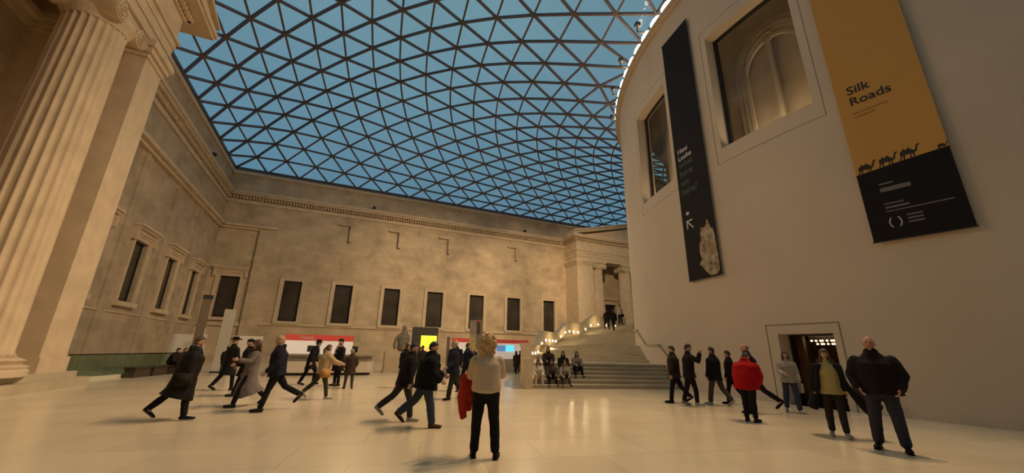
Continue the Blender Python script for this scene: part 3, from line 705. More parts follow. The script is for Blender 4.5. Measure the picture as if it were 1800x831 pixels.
def sign_wall(x0, x1, y, ztop, zred, zbot, label, txt=None):
    r_ = empty('sign_panel', ((x0+x1)/2, y, 0), 0, label, 'sign'); w = (x1-x0)/2
    bm = bmesh.new(); box(bm, (-w, -.06, zbot), (w, .06, zred)); finish('white_panel', bm, M_lit, r_)
    bm = bmesh.new(); box(bm, (-w, -.07, zred), (w, .07, ztop)); rb = finish('red_band', bm, M_litred, r_)
    bm = bmesh.new()
    for s in (-1, 1): box(bm, (s*(w-.1)-.03, -.03, 0), (s*(w-.1)+.03, .03, zbot))
    box(bm, (-w, -.05, 0), (w, .05, zbot)); finish('base_panel', bm, M_deskt, r_)
    if txt: text_mesh('lettering', txt, .26, M_wt, rb, (-.75, -.075, (ztop+zred)/2-.08), align='CENTER')
    return r_
sign_wall(-2.75, .95, 26.4, 2.18, 1.84, 1.0, 'white sign panel with lettered red band behind the information desk', 'Tickets')
sign_wall(7.2, 8.7, 26.3, 2.24, 1.98, .9, 'white sign panel with red band left of the tall totem sign')
s2 = sign_wall(9.0, 12.45, 26.6, 2.24, 1.98, .9, 'white sign panel with red band and a glowing blue screen')
s3 = sign_wall(12.55, 13.4, 27.0, 2.26, 2.04, .9, 'white sign panel with red band half hidden by the stair parapet')
M_cy = plain('cyan_screen', (.1, .5, .6), .3, emit=(.12, .75, .95), estr=1.0); M_bl = plain('blue_screen', (.1, .2, .4), .3, emit=(.10, .22, .42), estr=.8)
scn = empty('display_screen', (11.35, 26.5, 1.45), 0, 'glowing cyan and blue screen mounted on a white sign panel', 'screen')
bm = bmesh.new(); box(bm, (-.72, -.03, -.02), (-.05, .03, .38)); finish('blue_half', bm, M_bl, scn)
bm = bmesh.new(); box(bm, (-.05, -.03, -.02), (.62, .03, .38)); finish('cyan_half', bm, M_cy, scn)
bm = bmesh.new(); box(bm, (-.9, -.4, 0), (.9, .4, .85)); box(bm, (-1, -.5, .85), (1, .5, .92)); tag(finish('counter', bm, M_deskt, None, loc=(10.0, 25.9, 0)), 'pale low counter under the glowing screen', 'counter')
# dark kiosk with yellow screen
kk = empty('kiosk', (6.05, 29.7, 0), 0, 'dark grey kiosk board with a glowing yellow screen', 'kiosk')
bm = bmesh.new(); box(bm, (-.95, -.15, 0), (.95, .15, 3.05)); finish('board', bm, plain('charcoal', (.055, .05, .045), .6), kk)
M_ye = plain('yellow_screen', (.8, .8, .1), .4, emit=(.85, .82, .04), estr=1.0); M_ors = plain('orange_screen', (.9, .4, .1), .4, emit=(1, .45, .12), estr=1.2)
bm = bmesh.new(); box(bm, (-.32, -.19, 1.62), (.86, -.15, 2.45)); ks = finish('screen', bm, M_ye, kk)
bm = bmesh.new(); prism(bm, [(-.32, 1.3), (.6, 1.3), (.3, 1.62), (-.1, 1.62)], -.19, -.15); finish('orange_patch', bm, M_ors, ks)
bm = bmesh.new(); box(bm, (-.95, -.17, 1.62), (-.34, -.15, 1.8)); finish('notice', bm, plain('dull_red', (.18, .06, .05), .6), kk)
bm = bmesh.new(); box(bm, (-.09, -.09, 0), (.09, .09, 2.4)); box(bm, (-.25, -.25, 0), (.25, .25, .05)); tag(finish('bollard_post', bm, plain('bronze_post', (.16, .13, .10), .5), None, loc=(7.75, 29.2, 0)), 'slim grey post standing just right of the yellow screen kiosk', 'post')
# totem signs
def pict_mat():
    m, nt, b = newmat('totem_print'); tc = nt.nodes.new('ShaderNodeTexCoord'); s = nt.nodes.new('ShaderNodeSeparateXYZ'); nt.links.new(tc.outputs['Object'], s.inputs[0])
    n = nt.nodes.new('ShaderNodeTexNoise'); n.inputs['Scale'].default_value = 2.5; nt.links.new(tc.outputs['Object'], n.inputs['Vector'])
    r = nt.nodes.new('ShaderNodeValToRGB'); mr = nt.nodes.new('ShaderNodeMath'); mr.operation = 'MULTIPLY_ADD'; nt.links.new(s.outputs['Z'], mr.inputs[0]); mr.inputs[1].default_value = .33
    nt.links.new(n.outputs['Fac'], mr.inputs[2]); 
    sb = nt.nodes.new('ShaderNodeMath'); sb.operation = 'SUBTRACT'; nt.links.new(mr.outputs[0], sb.inputs[0]); sb.inputs[1].default_value = .5; nt.links.new(sb.outputs[0], r.inputs[0])
    el = r.color_ramp.elements; el[0].position = .3; el[0].color = (.30, .27, .24, 1); el[1].position = .95; el[1].color = (.27, .25, .22, 1)
    for p_, c_ in ((.5, (.42, .35, .22, 1)), (.62, (.60, .46, .12, 1)), (.72, (.45, .38, .22, 1)), (.8, (.32, .29, .25, 1))): e = el.new(p_); e.color = c_
    nt.links.new(r.outputs[0], b.inputs['Base Color']); return m
tt = empty('totem_sign', (6.72, 19.75, 0), R(-14), 'tall grey totem sign with a yellow picture rising behind the curly haired woman', 'sign')
bm = bmesh.new(); box(bm, (-.34, -.09, 0), (.0, .09, 3.0)); finish('picture_panel', bm, pict_mat(), tt)
bm = bmesh.new(); box(bm, (.0, -.1, 0), (.34, .1, 3.04)); pnl = finish('text_panel', bm, plain('taupe_panel', (.24, .20, .15), .5), tt)
bm = bmesh.new(); box(bm, (.03, -.11, 2.3), (.19, -.1, 2.92)); finish('dark_notice', bm, plain('dark_notice', (.07, .055, .04), .6), pnl)
bm = bmesh.new(); box(bm, (.03, -.11, 2.92), (.2, -.1, 3.02)); finish('red_header', bm, M_red, pnl)
pw = empty('totem_sign', (-5.9, 27.3, 0), R(8), 'tall plain white totem slab near the left corner of the court', 'sign')
bm = bmesh.new(); box(bm, (-.27, -.1, .08), (.27, .1, 3.5)); finish('slab', bm, plain('cool_white_panel', (.50, .47, .38), .5), pw)
bm = bmesh.new(); box(bm, (-.33, -.16, 0), (.33, .16, .08)); finish('foot_plate', bm, M_dark, pw)
pp_ = empty('totem_sign', (-7.2, 27.6, 0), R(20), 'tall brown totem post with a black cap left of the white slab', 'sign')
bm = bmesh.new(); box(bm, (-.2, -.12, .0), (.2, .12, 4.05)); finish('post', bm, plain('brown_panel', (.16, .115, .07), .55), pp_)
bm = bmesh.new(); box(bm, (-.23, -.15, 4.05), (.23, .15, 4.28)); finish('cap', bm, M_black, pp_)
bm = bmesh.new(); box(bm, (.2, -.08, 1.2), (.24, .02, 2.4)); finish('light_strip', bm, M_white, pp_)
for x, y, w, h, lb in ((-4.9, 28.2, 1.5, 2.05, 'white display board behind the man in the cowboy hat'), (-8.3, 30.2, 1.7, 2.1, 'white display board behind the brown totem post')):
    r_ = empty('display_board', (x, y, 0), 0, lb, 'board')
    bm = bmesh.new(); box(bm, (-w/2, -.04, .2), (w/2, .04, h)); finish('panel', bm, M_white, r_)
    bm = bmesh.new()
    for s in (-1, 1): box(bm, (s*w*.4-.03, -.2, 0), (s*w*.4+.03, .2, .2))
    finish('feet', bm, M_dark, r_)
# glass balustrade and benches at the left
A = Vector((-9.3, 20.9)); B = Vector((-7.95, 28.2)); dv = B-A; ang = math.atan2(dv.y, dv.x); Ln = dv.length
gr = empty('glass_balustrade', (A.x, A.y, 0), ang, 'green glass balustrade with dark handrail on a white kerb at the left', 'balustrade')
bm = bmesh.new(); box(bm, (0, -.12, 0), (Ln, .12, .16)); finish('kerb', bm, plain('pale_kerb', (.62, .58, .44), .6), gr)
n = 6
for i in range(n):
    bm = bmesh.new(); box(bm, (Ln*i/n+.02, -.012, .16), (Ln*(i+1)/n-.02, .012, 1.02)); finish('glass_panel', bm, M_railglass, gr)
bm = bmesh.new(); box(bm, (0, -.035, 1.0), (Ln, .035, 1.06)); finish('handrail', bm, plain('dark_bronze', (.06, .05, .035), .4, .5), gr)
bm = bmesh.new(); box(bm, (-.0, .12, 0), (Ln, .5, .25)); 
nrm = Vector((dv.y, -dv.x)).normalized()
for i in range(3):
    c = A+dv*(.46+.18*i)+nrm*.42
    r_ = empty('bench', (c.x, c.y, 0), ang, ('dark bench before the glass balustrade, nearest of three', 'dark bench before the glass balustrade, middle of three', 'dark bench before the glass balustrade, farthest of three')[i], 'bench')
    bm_ = bmesh.new(); box(bm_, (-.6, -.24, .38), (.6, .24, .45)); finish('seat', bm_, plain('dark_leather', (.05, .035, .02), .5), r_)
    bm_ = bmesh.new(); box(bm_, (-.55, -.2, 0), (.55, .2, .38)); finish('base', bm_, plain('dark_wood', (.06, .042, .022), .6), r_)
bm.free()
# plinth with an old stone sculpture
bm = bmesh.new(); box(bm, (-.85, -.45, 0), (.85, .45, 1.3)); box(bm, (-.9, -.5, 0), (.9, .5, .12)); tag(finish('plinth', bm, M_trimst, None, loc=(3.8, 26.9, 0)), 'pale stone plinth right of the information desk carrying a sculpture', 'plinth')
bm = bmesh.new()
tube(bm, [((0, 0, .0), .3, .26), ((.03, 0, .4), .34, .28), ((.08, 0, .8), .36, .27), ((.1, 0, 1.1), .24, .2), ((.1, 0, 1.25), .12, .12)])
tube(bm, [((-.2, 0, .95), .1, .1), ((-.42, .0, .7), .09, .09), ((-.48, -.05, .3), .12, .1), ((-.45, -.1, .05), .1, .09)])
ellipsoid(bm, (.08, 0, 1.38), (.17, .19, .2)); tube(bm, [((.35, 0, .9), .1, .1), ((.42, -.08, .55), .08, .08), ((.25, -.25, .4), .08, .08)])
sc = finish('stone_sculpture', bm, plain('weathered_stone', (.22, .19, .14), .9, nscale=4, namt=.3, bump=.5), None, loc=(4.0, 26.9, 1.42))
m = sc.modifiers.new('r', 'REMESH'); m.mode = 'VOXEL'; m.voxel_size = .03; m = sc.modifiers.new('s', 'SMOOTH'); m.iterations = 4; bake(sc)
tag(sc, 'weathered grey stone sculpture standing on the plinth', 'sculpture')
#PEOPLE
# ================================================================== people
X_ = Vector((1, 0, 0))
def rx(v, a): c, s = math.cos(a), math.sin(a); return Vector((v.x, v.y*c+v.z*s, -v.y*s+v.z*c))   # lean forward (+y) by a
def rz(v, a): c, s = math.cos(a), math.sin(a); return Vector((v.x*c-v.y*s, v.x*s+v.y*c, v.z))
def remesh(o, vs, sm=3, disp=0.0, dsz=.14):
    m = o.modifiers.new('r', 'REMESH'); m.mode = 'VOXEL'; m.voxel_size = vs
    m = o.modifiers.new('s', 'SMOOTH'); m.iterations = sm; m.factor = .5
    if disp:
        if 'folds' not in bpy.data.textures: bpy.data.textures.new('folds', 'CLOUDS').noise_scale = .16
        m = o.modifiers.new('d', 'DISPLACE'); m.texture = bpy.data.textures['folds']; m.strength = disp; m.mid_level = .5; m.texture_coords = 'LOCAL'
    bake(o)
def person(label, pos, rot, h, legs, arms, top, trousers, shoes, hair, lean=0.0, headyaw=0.0, nod=0.0, hat=None, fat=1.0, long_hair=False, skin=None, group=None, bag=None, twist=0.0, near=True, hood=False, scarf=None, glasses=False):
    """legs: ((hip pitch, knee flex, abduct, heel lift) left, right) degrees; arms: ((pitch, elbow, abduct, inward) left, right)"""
    s = h/1.74; root = empty('person', pos, rot, label, 'person', group)
    H = Vector((0, 0, 0)); L = []
    for i, sx in ((0, -1), (1, 1)):
        p, k, ab, fl = [R(v) for v in legs[i]]
        hip = Vector((sx*.095, 0, -.03)); kn = hip+.43*Vector((sx*math.sin(ab), math.sin(p)*math.cos(ab), -math.cos(p)*math.cos(ab)))
        an = kn+.41*Vector((sx*math.sin(ab)*.6, math.sin(p-k), -math.cos(p-k)))
        toe = an+Vector((sx*.03, .15*math.cos(fl), -.15*math.sin(fl)-.03)); heel = an+Vector((0, -.055*math.cos(fl), .055*math.sin(fl)-.03))
        L.append([hip, kn, an, toe, heel])
    lo = min(min(l[3].z, l[4].z) for l in L)-.045
    off = Vector((0, 0, -lo)); L = [[v+off for v in l] for l in L]; pel = H+off
    # keep the feet centred on the stated spot
    T_ = lambda v: pel+rz(rx(v, lean_r), tw) ; lean_r = R(lean); tw = R(twist)
    SH = []; bulk_ = top[3]
    for i, sx in ((0, -1), (1, 1)):
        p, e, ab, inw = [R(v) for v in arms[i]]
        sh = Vector((sx*.172*(.5+.5*fat), 0, .475-bulk_*.35))
        d1 = Vector((sx*math.sin(ab), math.sin(p)*math.cos(ab), -math.cos(p)*math.cos(ab))); el = sh+.29*d1
        d2 = Vector((sx*math.sin(ab)*.6-sx*math.sin(inw), math.sin(p+e)*math.cos(inw), -math.cos(p+e)*math.cos(inw))).normalized(); wr = el+.25*d2
        SH.append([T_(sh), T_(el), T_(wr), (rz(rx(d2, lean_r), tw)).normalized()])
    neck = T_(Vector((0, -.005, .57))); hc = neck+rz(rx(Vector((0, .025, .135)), lean_r*.4+R(nod)), tw)
    hr = Matrix.Rotation(R(headyaw)+tw, 3, 'Z') @ Matrix.Rotation(-R(nod)-lean_r*.3, 3, 'X')
    S = lambda v: Vector(v)*s
    # --- body: one continuous surface
    bm = bmesh.new()
    tube(bm, [(S(T_(Vector((0, 0, z)))), a*s*.9*fat**.5, b*s*.9*fat**.5) for z, a, b in ((-.06, .13, .10), (.05, .15, .11), (.18, .13, .10), (.32, .15, .11), (.45, .165, .10), (.53, .10, .075))])
    tube(bm, [(S(T_(Vector((0, 0, .50)))), .065*s, .06*s), (S(neck), .054*s, .056*s), (S(hc)-Vector((0, .01, .03))*s, .05*s, .055*s)])
    for l in L:
        tube(bm, [(S(l[0]), .08*s, .085*s), (S(l[0].lerp(l[1], .5)), .068*s, .072*s), (S(l[1]), .05*s, .052*s), (S(l[1].lerp(l[2], .3)), .05*s, .054*s), (S(l[1].lerp(l[2], .75)), .036*s, .038*s), (S(l[2]), .034*s, .036*s)])
        tube(bm, [(S(l[4]), .03*s, .03*s), (S(l[2]+Vector((0, .02, -.02))), .033*s, .034*s), (S(l[3]), .036*s, .02*s)])
    for i, (a, b, c, d) in enumerate(SH):
        tube(bm, [(S(a), .05*s, .05*s), (S(a.lerp(b, .5)), .043*s, .043*s), (S(b), .036*s, .036*s), (S(b.lerp(c, .3)), .037*s, .037*s), (S(c), .024*s, .027*s)])
        sx = -1 if i == 0 else 1
        sd = d.cross(Vector((0, 1, 0)) if abs(d.y) < .8 else Vector((0, 0, -1))).normalized()   # hand thickness across
        wd = d.cross(sd).normalized()
        if wd.y < 0 and abs(d.y) < .8: wd = -wd
        pc = c+d*.085
        tube(bm, [(S(c), .02*s, .026*s), (S(c+d*.04), .016*s, .036*s), (S(pc), .014*s, .04*s)], sd, 10)
        inn = -sx*Vector((1, 0, 0)); inn = (inn-d*inn.dot(d)); inn = inn.normalized() if inn.length > .1 else sd
        for q, ln in enumerate((.068, .076, .07, .055)):
            b0 = pc+wd*(.03-.02*q); m1 = b0+(d*.9+inn*.35).normalized()*ln*.5; m2 = m1+(d*.6+inn*.8).normalized()*ln*.5
            tube(bm, [(S(b0-d*.02), .0095*s, .0095*s), (S(m1), .009*s, .009*s), (S(m2), .008*s, .008*s)], sd, 7)
        t0 = c+d*.03+wd*.028; tube(bm, [(S(t0), .012*s, .012*s), (S(t0+wd*.028+d*.025+inn*.01), .0105*s, .0105*s), (S(t0+wd*.032+d*.058+inn*.025), .009*s, .009*s)], sd, 7)
    def hf(d_):
        k = 1.0
        if d_.z < -.2: k *= 1-.16*min(1, (-.2-d_.z)/.6)*(1 if d_.y > -.2 else .6)
        return k
    ellipsoid(bm, S(hc), (.074*s, .094*s, .118*s), hr, 0, hf)
    E_ = lambda v: S(hc)+hr @ (Vector(v)*s)
    tube(bm, [(E_((0, .088, .012)), .010*s, .010*s), (E_((0, .104, -.022)), .014*s, .013*s)], X_, 8)
    ellipsoid(bm, E_((0, .070, -.088)), (.03*s, .024*s, .022*s), hr, nu=8, nv=6); ellipsoid(bm, E_((0, .076, .034)), (.05*s, .018*s, .012*s), hr, nu=8, nv=6)
    for sx in (-1, 1): ellipsoid(bm, E_((sx*.074, -.004, -.01)), (.012*s, .022*s, .034*s), hr, nu=8, nv=6)
    body = finish('body', bm, skin or SKIN, root); remesh(body, .0075 if near else .013, 2)
    if near:
        for sx in (-1, 1):
            bm = bmesh.new(); ellipsoid(bm, E_((sx*.029, .084, .014)), (.012*s, .009*s, .006*s), hr, nu=8, nv=6); finish('eye', bm, plain('eye_dark', (.03, .02, .015), .3), root, True)
        bm = bmesh.new(); ellipsoid(bm, E_((0, .087, -.052)), (.022*s, .010*s, .006*s), hr, nu=8, nv=6); finish('mouth', bm, plain('lips', (.33, .11, .09), .5), root, True)
    if glasses:
        bm = bmesh.new()
        for sx in (-1, 1):
            prev = None
            for i in range(13):
                t = 2*PI*i/12; p = E_((sx*.034+.024*math.cos(t), .102, .012+.019*math.sin(t)))
                if prev is not None: beam(bm, prev, p, .004, .004)
                prev = p
            beam(bm, E_((sx*.058, .10, .014)), E_((sx*.08, 0, .0)), .004, .004)
        finish('glasses', bm, M_black, root)
    # --- trousers and shoes
    tf = trousers[1]
    bm = bmesh.new()
    tube(bm, [(S(T_(Vector((0, 0, .10)))), .16*s*fat, .125*s*fat), (S(pel+Vector((0, 0, .0))), .175*s*fat, .135*s*fat), (S(pel+Vector((0, .0, -.05))), .165*s*fat, .125*s*fat)])
    for l in L:
        f2 = .5+.5*fat
        tube(bm, [(S(l[0]), .098*s*fat, .108*s*fat), (S(l[0].lerp(l[1], .45)), .088*s*f2, .094*s*f2), (S(l[1]), .066*s*tf, .068*s*tf), (S(l[1].lerp(l[2], .4)), .062*s*tf, .066*s*tf), (S(l[1].lerp(l[2], .93)), .056*s*tf, .060*s*tf)])
    o = finish('trousers', bm, cloth(trousers[0]), root); remesh(o, .016, 3, .022)
    for l in L:
        bm = bmesh.new(); fw = (l[3]-l[4]).normalized(); up = Vector((0, 0, 1)); up = (up-fw*up.dot(fw)).normalized()
        tube(bm, [(S(l[4]-fw*.01+up*.008), .036*s, .034*s), (S(l[4]+fw*.06+up*.012), .040*s, .040*s), (S(l[4]+fw*.14+up*.002), .046*s, .032*s), (S(l[3]-fw*.0-up*.002), .044*s, .025*s), (S(l[3]+fw*.05-up*.006), .034*s, .018*s)])
        tube(bm, [(S(l[4]+fw*.045+up*.0), .038*s, .040*s), (S(l[2]+Vector((0, 0, .04))), .040*s, .045*s)])
        c = S((l[3]+l[4])/2-up*.034+fw*.01); A_ = fw*.135*s
        sh_ = finish('shoe', bm, cloth(shoes[0], .6), root, True)
        bm = bmesh.new(); beam(bm, c-A_+up*0, c+A_, .082*s, .022*s, up); bmesh.ops.bevel(bm, geom=list(bm.edges), offset=.008*s, segments=2, affect='EDGES'); finish('sole', bm, cloth(shoes[1], .7), sh_, True)
    # --- upper garment
    kind, tcol, hem, bulk = top     # hem: metres above the ground, at 1.74 m
    bm = bmesh.new(); b = bulk; g = .5+.5*fat
    torso = [(.0, .175*fat, .135*fat), (.12, .172*fat, .135*fat), (.25, .175*g, .14*g), (.38, .185*g, .14*g), (.455, .172, .115), (.51, .118, .09), (.56, .07, .072)]
    tube(bm, [(S(T_(Vector((0, 0, z)))), (a+b*(1 if z < .4 else .45))*s, (c+b*(1 if z < .4 else .6))*s) for z, a, c in torso], n=20)
    for i, (a, e_, c, d) in enumerate(SH):
        tube(bm, [(S(a+(a-e_).normalized()*.0), (.058+b*.6)*s, (.062+b*.7)*s), (S(a.lerp(e_, .25)), (.062+b*.8)*s, (.064+b*.85)*s), (S(a.lerp(e_, .6)), (.058+b*.8)*s, (.06+b*.8)*s), (S(e_), (.052+b*.8)*s, (.054+b*.8)*s), (S(e_.lerp(c, .5)), (.047+b*.7)*s, (.049+b*.7)*s), (S(c-d*.005), (.038+b*.6)*s, (.042+b*.6)*s)])
    zb = pel.z
    def legx(z):
        out = []
        for l in L:
            a, k_, c = l[0], l[1], l[2]
            if z > k_.z: t = (a.z-z)/max(a.z-k_.z, .02); out.append(a.lerp(k_, min(max(t, 0), 1)))
            else: t = (k_.z-z)/max(k_.z-c.z, .02); out.append(k_.lerp(c, min(max(t, 0), 1)))
        return out
    if hem < zb-.02:
        n = max(2, int((zb-hem)/.07)); pts = []
        for i in range(n+1):
            z = zb+.03+(hem-zb-.03)*i/n; q = legx(min(z, L[0][0].z-.0)); t = i/n
            cy = (q[0].y+q[1].y)/2; sp = abs(q[0].y-q[1].y)/2; cx_ = (q[0].x+q[1].x)/2; sw = abs(q[0].x-q[1].x)/2
            fl = .03*t if kind != 'coat' else .05*t
            if i == 0: cy = 0; sp = 0
            pts.append((S(Vector((cx_, cy*.8, z))), (max(.17*fat, sw+.085)+b*.8+fl)*s, (max(.135*fat, sp*.62+.10)+b*.8+fl)*s))
        tube(bm, pts, n=24, cap=False)
    if hood: tube(bm, [(S(neck+Vector((0, -.07, -.03))), .11*s, .06*s), (S(neck+Vector((0, -.10, .04))), .085*s, .04*s)])
    else: tube(bm, [(S(neck-Vector((0, 0, .03))), (.075+b*.4)*s, (.075+b*.4)*s), (S(neck+Vector((0, -.012, .022))), (.066+b*.4)*s, (.066+b*.4)*s)])
    o = finish(kind, bm, cloth(tcol), root); remesh(o, .016 if near else .022, 3, .03 if kind != 'sweater' else .018)
    if scarf:
        bm = bmesh.new(); prev = None
        for i in range(13):
            t = 2*PI*i/12; p = S(neck+Vector((.085*math.cos(t), .02+.085*math.sin(t), -.01+.015*math.sin(t*2))))
            if prev is not None: tube(bm, [(prev, .035*s, .035*s), (p, .035*s, .035*s)], n=8)
            prev = p
        tube(bm, [(S(neck+Vector((.03, .13, -.02))), .045*s, .02*s), (S(neck+Vector((.04, .17, -.30))), .06*s, .02*s)])
        o = finish('scarf', bm, cloth(scarf), root); remesh(o, .012, 2)
    # --- hair
    if hair:
        bm = bmesh.new(); style, hcol = hair
        def hairf(d_):
            front = d_.y-.25; face = (d_.y > (-.25 if style == 'bald' else .12) and d_.z < .42-(.12 if style == 'bald' else 0)) or d_.z < -.55
            ear = abs(d_.x) > .7 and d_.z < .05
            base = .86 if face or (ear and style in ('short', 'bald')) else 1.10
            if style == 'bald' and d_.z > .22-.25*max(d_.y, 0): base = .9
            if base > 1: base += .05*noise.noise(d_*6)+(.04 if style != 'bald' else -.04)
            return base
        ellipsoid(bm, S(hc), (.078*s, .098*s, .118*s), hr, 0, hairf, 28, 20)
        if style == 'long':
            tube(bm, [(E_((0, -.06, .02)), .075*s, .05*s), (E_((0, -.085, -.10)), .085*s, .045*s), (E_((0, -.10, -.22)), .08*s, .04*s), (E_((0, -.10, -.31)), .05*s, .03*s)])
            for sx in (-1, 1): tube(bm, [(E_((sx*.07, .02, .03)), .022*s, .03*s), (E_((sx*.082, .02, -.09)), .024*s, .035*s), (E_((sx*.085, .03, -.20)), .02*s, .03*s)])
        if style == 'pony': tube(bm, [(E_((0, -.10, .03)), .03*s, .03*s), (E_((0, -.15, -.05)), .04*s, .035*s), (E_((0, -.14, -.20)), .03*s, .025*s)])
        if style == 'curly':
            rnd = random.Random(5)
            for q in range(150):
                v = Vector((rnd.gauss(0, 1), rnd.gauss(0, 1), rnd.gauss(0, 1))).normalized()
                if (v.y > .45 and v.z < .45) or v.z < -.9: continue
                ellipsoid(bm, E_((v.x*.125, v.y*.125-.015, v.z*.138-.005)), (.036*s, .036*s, .032*s), nu=7, nv=5)
            for q in range(26):
                ellipsoid(bm, E_((rnd.uniform(-.11, .11), rnd.uniform(-.12, -.05), rnd.uniform(-.18, -.08))), (.028*s, .026*s, .03*s), nu=7, nv=5)
        o = finish('hair', bm, plain('hair_%d_%d_%d' % tuple(int(c*99) for c in hcol), hcol, .65, nscale=30, namt=.3, bump=.4), root); remesh(o, .009 if near else .014, 1)
    if hat:
        bm = bmesh.new(); hk, hcol = hat; M4 = hr.to_4x4()
        if hk in ('brim', 'cowboy'):
            prof = [(.0, .12), (.07, .125), (.088, .10), (.094, .045), (.105, .035), (.17, .03), (.172, .022), (.10, .02), (.0, .02)]
            n = 32; rr_ = []
            for r_, z in prof:
                ring = []
                for k_ in range(n):
                    t = 2*PI*k_/n; zz = z
                    if r_ > .12: zz += (.045 if hk == 'cowboy' else .012)*abs(math.cos(t))**2-.012
                    if z > .1: zz -= .02*(1-abs(math.cos(t)))*(1 if r_ < .05 else 0)
                    ring.append(bm.verts.new(E_((max(r_, .002)*math.cos(t)*.92, max(r_, .002)*math.sin(t)*1.12-.005, zz+.035))))
                rr_.append(ring)
            for a, b_ in zip(rr_, rr_[1:]):
                for k_ in range(n): bm.faces.new((a[k_], a[(k_+1) % n], b_[(k_+1) % n], b_[k_]))
        else:
            ellipsoid(bm, E_((.015, -.01, .075)), (.105*s, .115*s, .05*s), hr, 0, None, 20, 10)
            tube(bm, [(E_((0, -.0, .045)), .083*s, .102*s), (E_((0, -.0, .07)), .085*s, .104*s)])
        finish('hat', bm, cloth(hcol), root, True)
    if bag:
        side, bcol, bz = bag; bm = bmesh.new(); c = SH[0 if side < 0 else 1]
        x = side*.27*(.5+.5*fat)
        base = pel+Vector((x, -.02, bz))
        box(bm, tuple(S(base+Vector((-.05, -.16, -.28)))), tuple(S(base+Vector((.05, .16, 0)))))
        bmesh.ops.bevel(bm, geom=list(bm.edges), offset=.02, segments=2, affect='EDGES')
        bg_ = finish('bag', bm, cloth(bcol, .7), root, True)
        bm = bmesh.new(); sh = SH[0 if side < 0 else 1][0]
        for yy in (-.1, .1):
            tube(bm, [(S(base+Vector((0, yy, 0))), .012*s, .012*s), (S(sh+Vector((0, yy*.6, .085))), .012*s, .012*s)], n=6)
        tube(bm, [(S(sh+Vector((0, -.06, .085))), .012*s, .012*s), (S(sh+Vector((0, .06, .085))), .012*s, .012*s)], n=6)
        finish('strap', bm, cloth(bcol, .7), bg_)
    return root, dict(S=S, L=L, SH=SH, pel=pel, neck=neck, T=T_, E=E_, s=s)
def face_dir(pos, phi):
    """heading relative to the line from the entrance side: 0 away, 90 right, 180 back, 270 left"""
    return -(math.atan2(pos[0], pos[1])+R(phi))
BLK = (.014, .012, .013); NAVY = (.018, .02, .035); JEAN = (.045, .055, .085); DKG = (.035, .032, .032)
BLKSH = ((.012, .011, .011), (.02, .018, .016)); WSH = ((.35, .33, .30), (.6, .57, .52)); BRSH = ((.10, .05, .025), (.04, .03, .02))
HBR = (.07, .038, .02); HDK = (.015, .011, .009); HGR = (.22, .19, .16); HBL = (.42, .28, .13)
STAND = ((2, 3, 4, 0), (-1, 2, 4, 0)); W1 = ((24, 8, 2, -8), (-22, 22, 2, 38)); W2 = ((-22, 22, 2, 38), (24, 8, 2, -8)); WS1 = ((14, 6, 2, 0), (-12, 14, 2, 18))
AR = ((4, 12, 9, 4), (2, 14, 9, 4)); AW1 = ((-24, 18, 8, 5), (26, 22, 8, 5)); AW2 = ((26, 22, 8, 5), (-24, 18, 8, 5)); POCK = ((-8, 45, 16, 25), (-8, 45, 16, 25))
PHONE = ((40, 105, 10, 25), (45, 105, 10, 25))
def P(label, x, y, h, phi, legs, arms, top, tr, sh, hair, **k):
    return person(label, (x, y, k.pop('z', 0)), face_dir((x, y), phi), h, legs, arms, top, tr, sh, hair, **k)
# foreground woman with a red jacket over her arm
wr, wd_ = P('woman with curly blond hair and cream sweater standing with back turned', 2.17, 5.79, 1.69, 2, ((3, 2, 5, 0), (-2, 2, 6, 0)), ((18, 62, 14, 12), (30, 80, 10, 30)),
  ('sweater', (.56, .44, .30), .93, .022), (BLK, 1.18), BLKSH, ('curly', (.50, .32, .13)), fat=1.2)
S_ = wd_['S']; el, wr_ = wd_['SH'][0][1], wd_['SH'][0][2]
bm = bmesh.new(); c = el.lerp(wr_, .45)
for dx, dy, w, bot in ((-.05, .02, .085, .62), (-.10, -.05, .07, .52), (.01, -.02, .06, .70)):
    tube(bm, [(S_(c+Vector((dx, dy, .04))), .05, .04), (S_(c+Vector((dx-.01, dy-.01, -.10))), w*1.05, .05), (S_(c+Vector((dx-.03, dy-.02, -.28))), w*1.1, .05), (S_(Vector((c.x+dx-.01, c.y+dy, bot+.1))), w*.95, .04), (S_(Vector((c.x+dx+.01, c.y+dy, bot))), w*.75, .03)], n=12)
o = finish('red_jacket', bm, cloth((.42, .035, .015)), None); remesh(o, .014, 2, .05); o.location = wr.location; o.rotation_euler = wr.rotation_euler
tag(o, 'orange red jacket draped over the left arm of the curly haired woman', 'jacket')
# left side walkers
P('woman in long black quilted coat and glasses striding right at far left', -2.83, 10.65, 1.66, 92, ((-30, 14, 2, 42), (12, 5, 2, 0)), AR, ('coat', (.012, .009, .009), .46, .07), (BLK, 1.1), (BLKSH[0], (.35, .3, .25)), ('short', (.08, .055, .03)), lean=8, glasses=True, fat=1.18, bag=(1, (.022, .016, .012), .05), hood=True)
P('man in black cowboy hat and long black coat walking away', -3.3, 16.84, 1.74, 60, ((-20, 18, 2, 30), (12, 6, 2, 0)), ((8, 15, 9, 4), (10, 30, 9, 4)), ('coat', BLK, .50, .035), (BLK, 1.0), BLKSH, ('short', HGR), hat=('cowboy', (.008, .008, .008)), fat=1.1)
P('person in black coat and dark cap hidden behind the woman in grey', -2.5, 15.0, 1.70, 262, ((20, 8, 2, -4), (-24, 20, 2, 36)), ((20, 40, 9, 4), (10, 30, 9, 4)), ('coat', BLK, .60, .04), (BLK, 1.0), BLKSH, ('short', HDK), hat=('beret', (.01, .01, .01)), bag=(-1, (.015, .012, .012), .1))
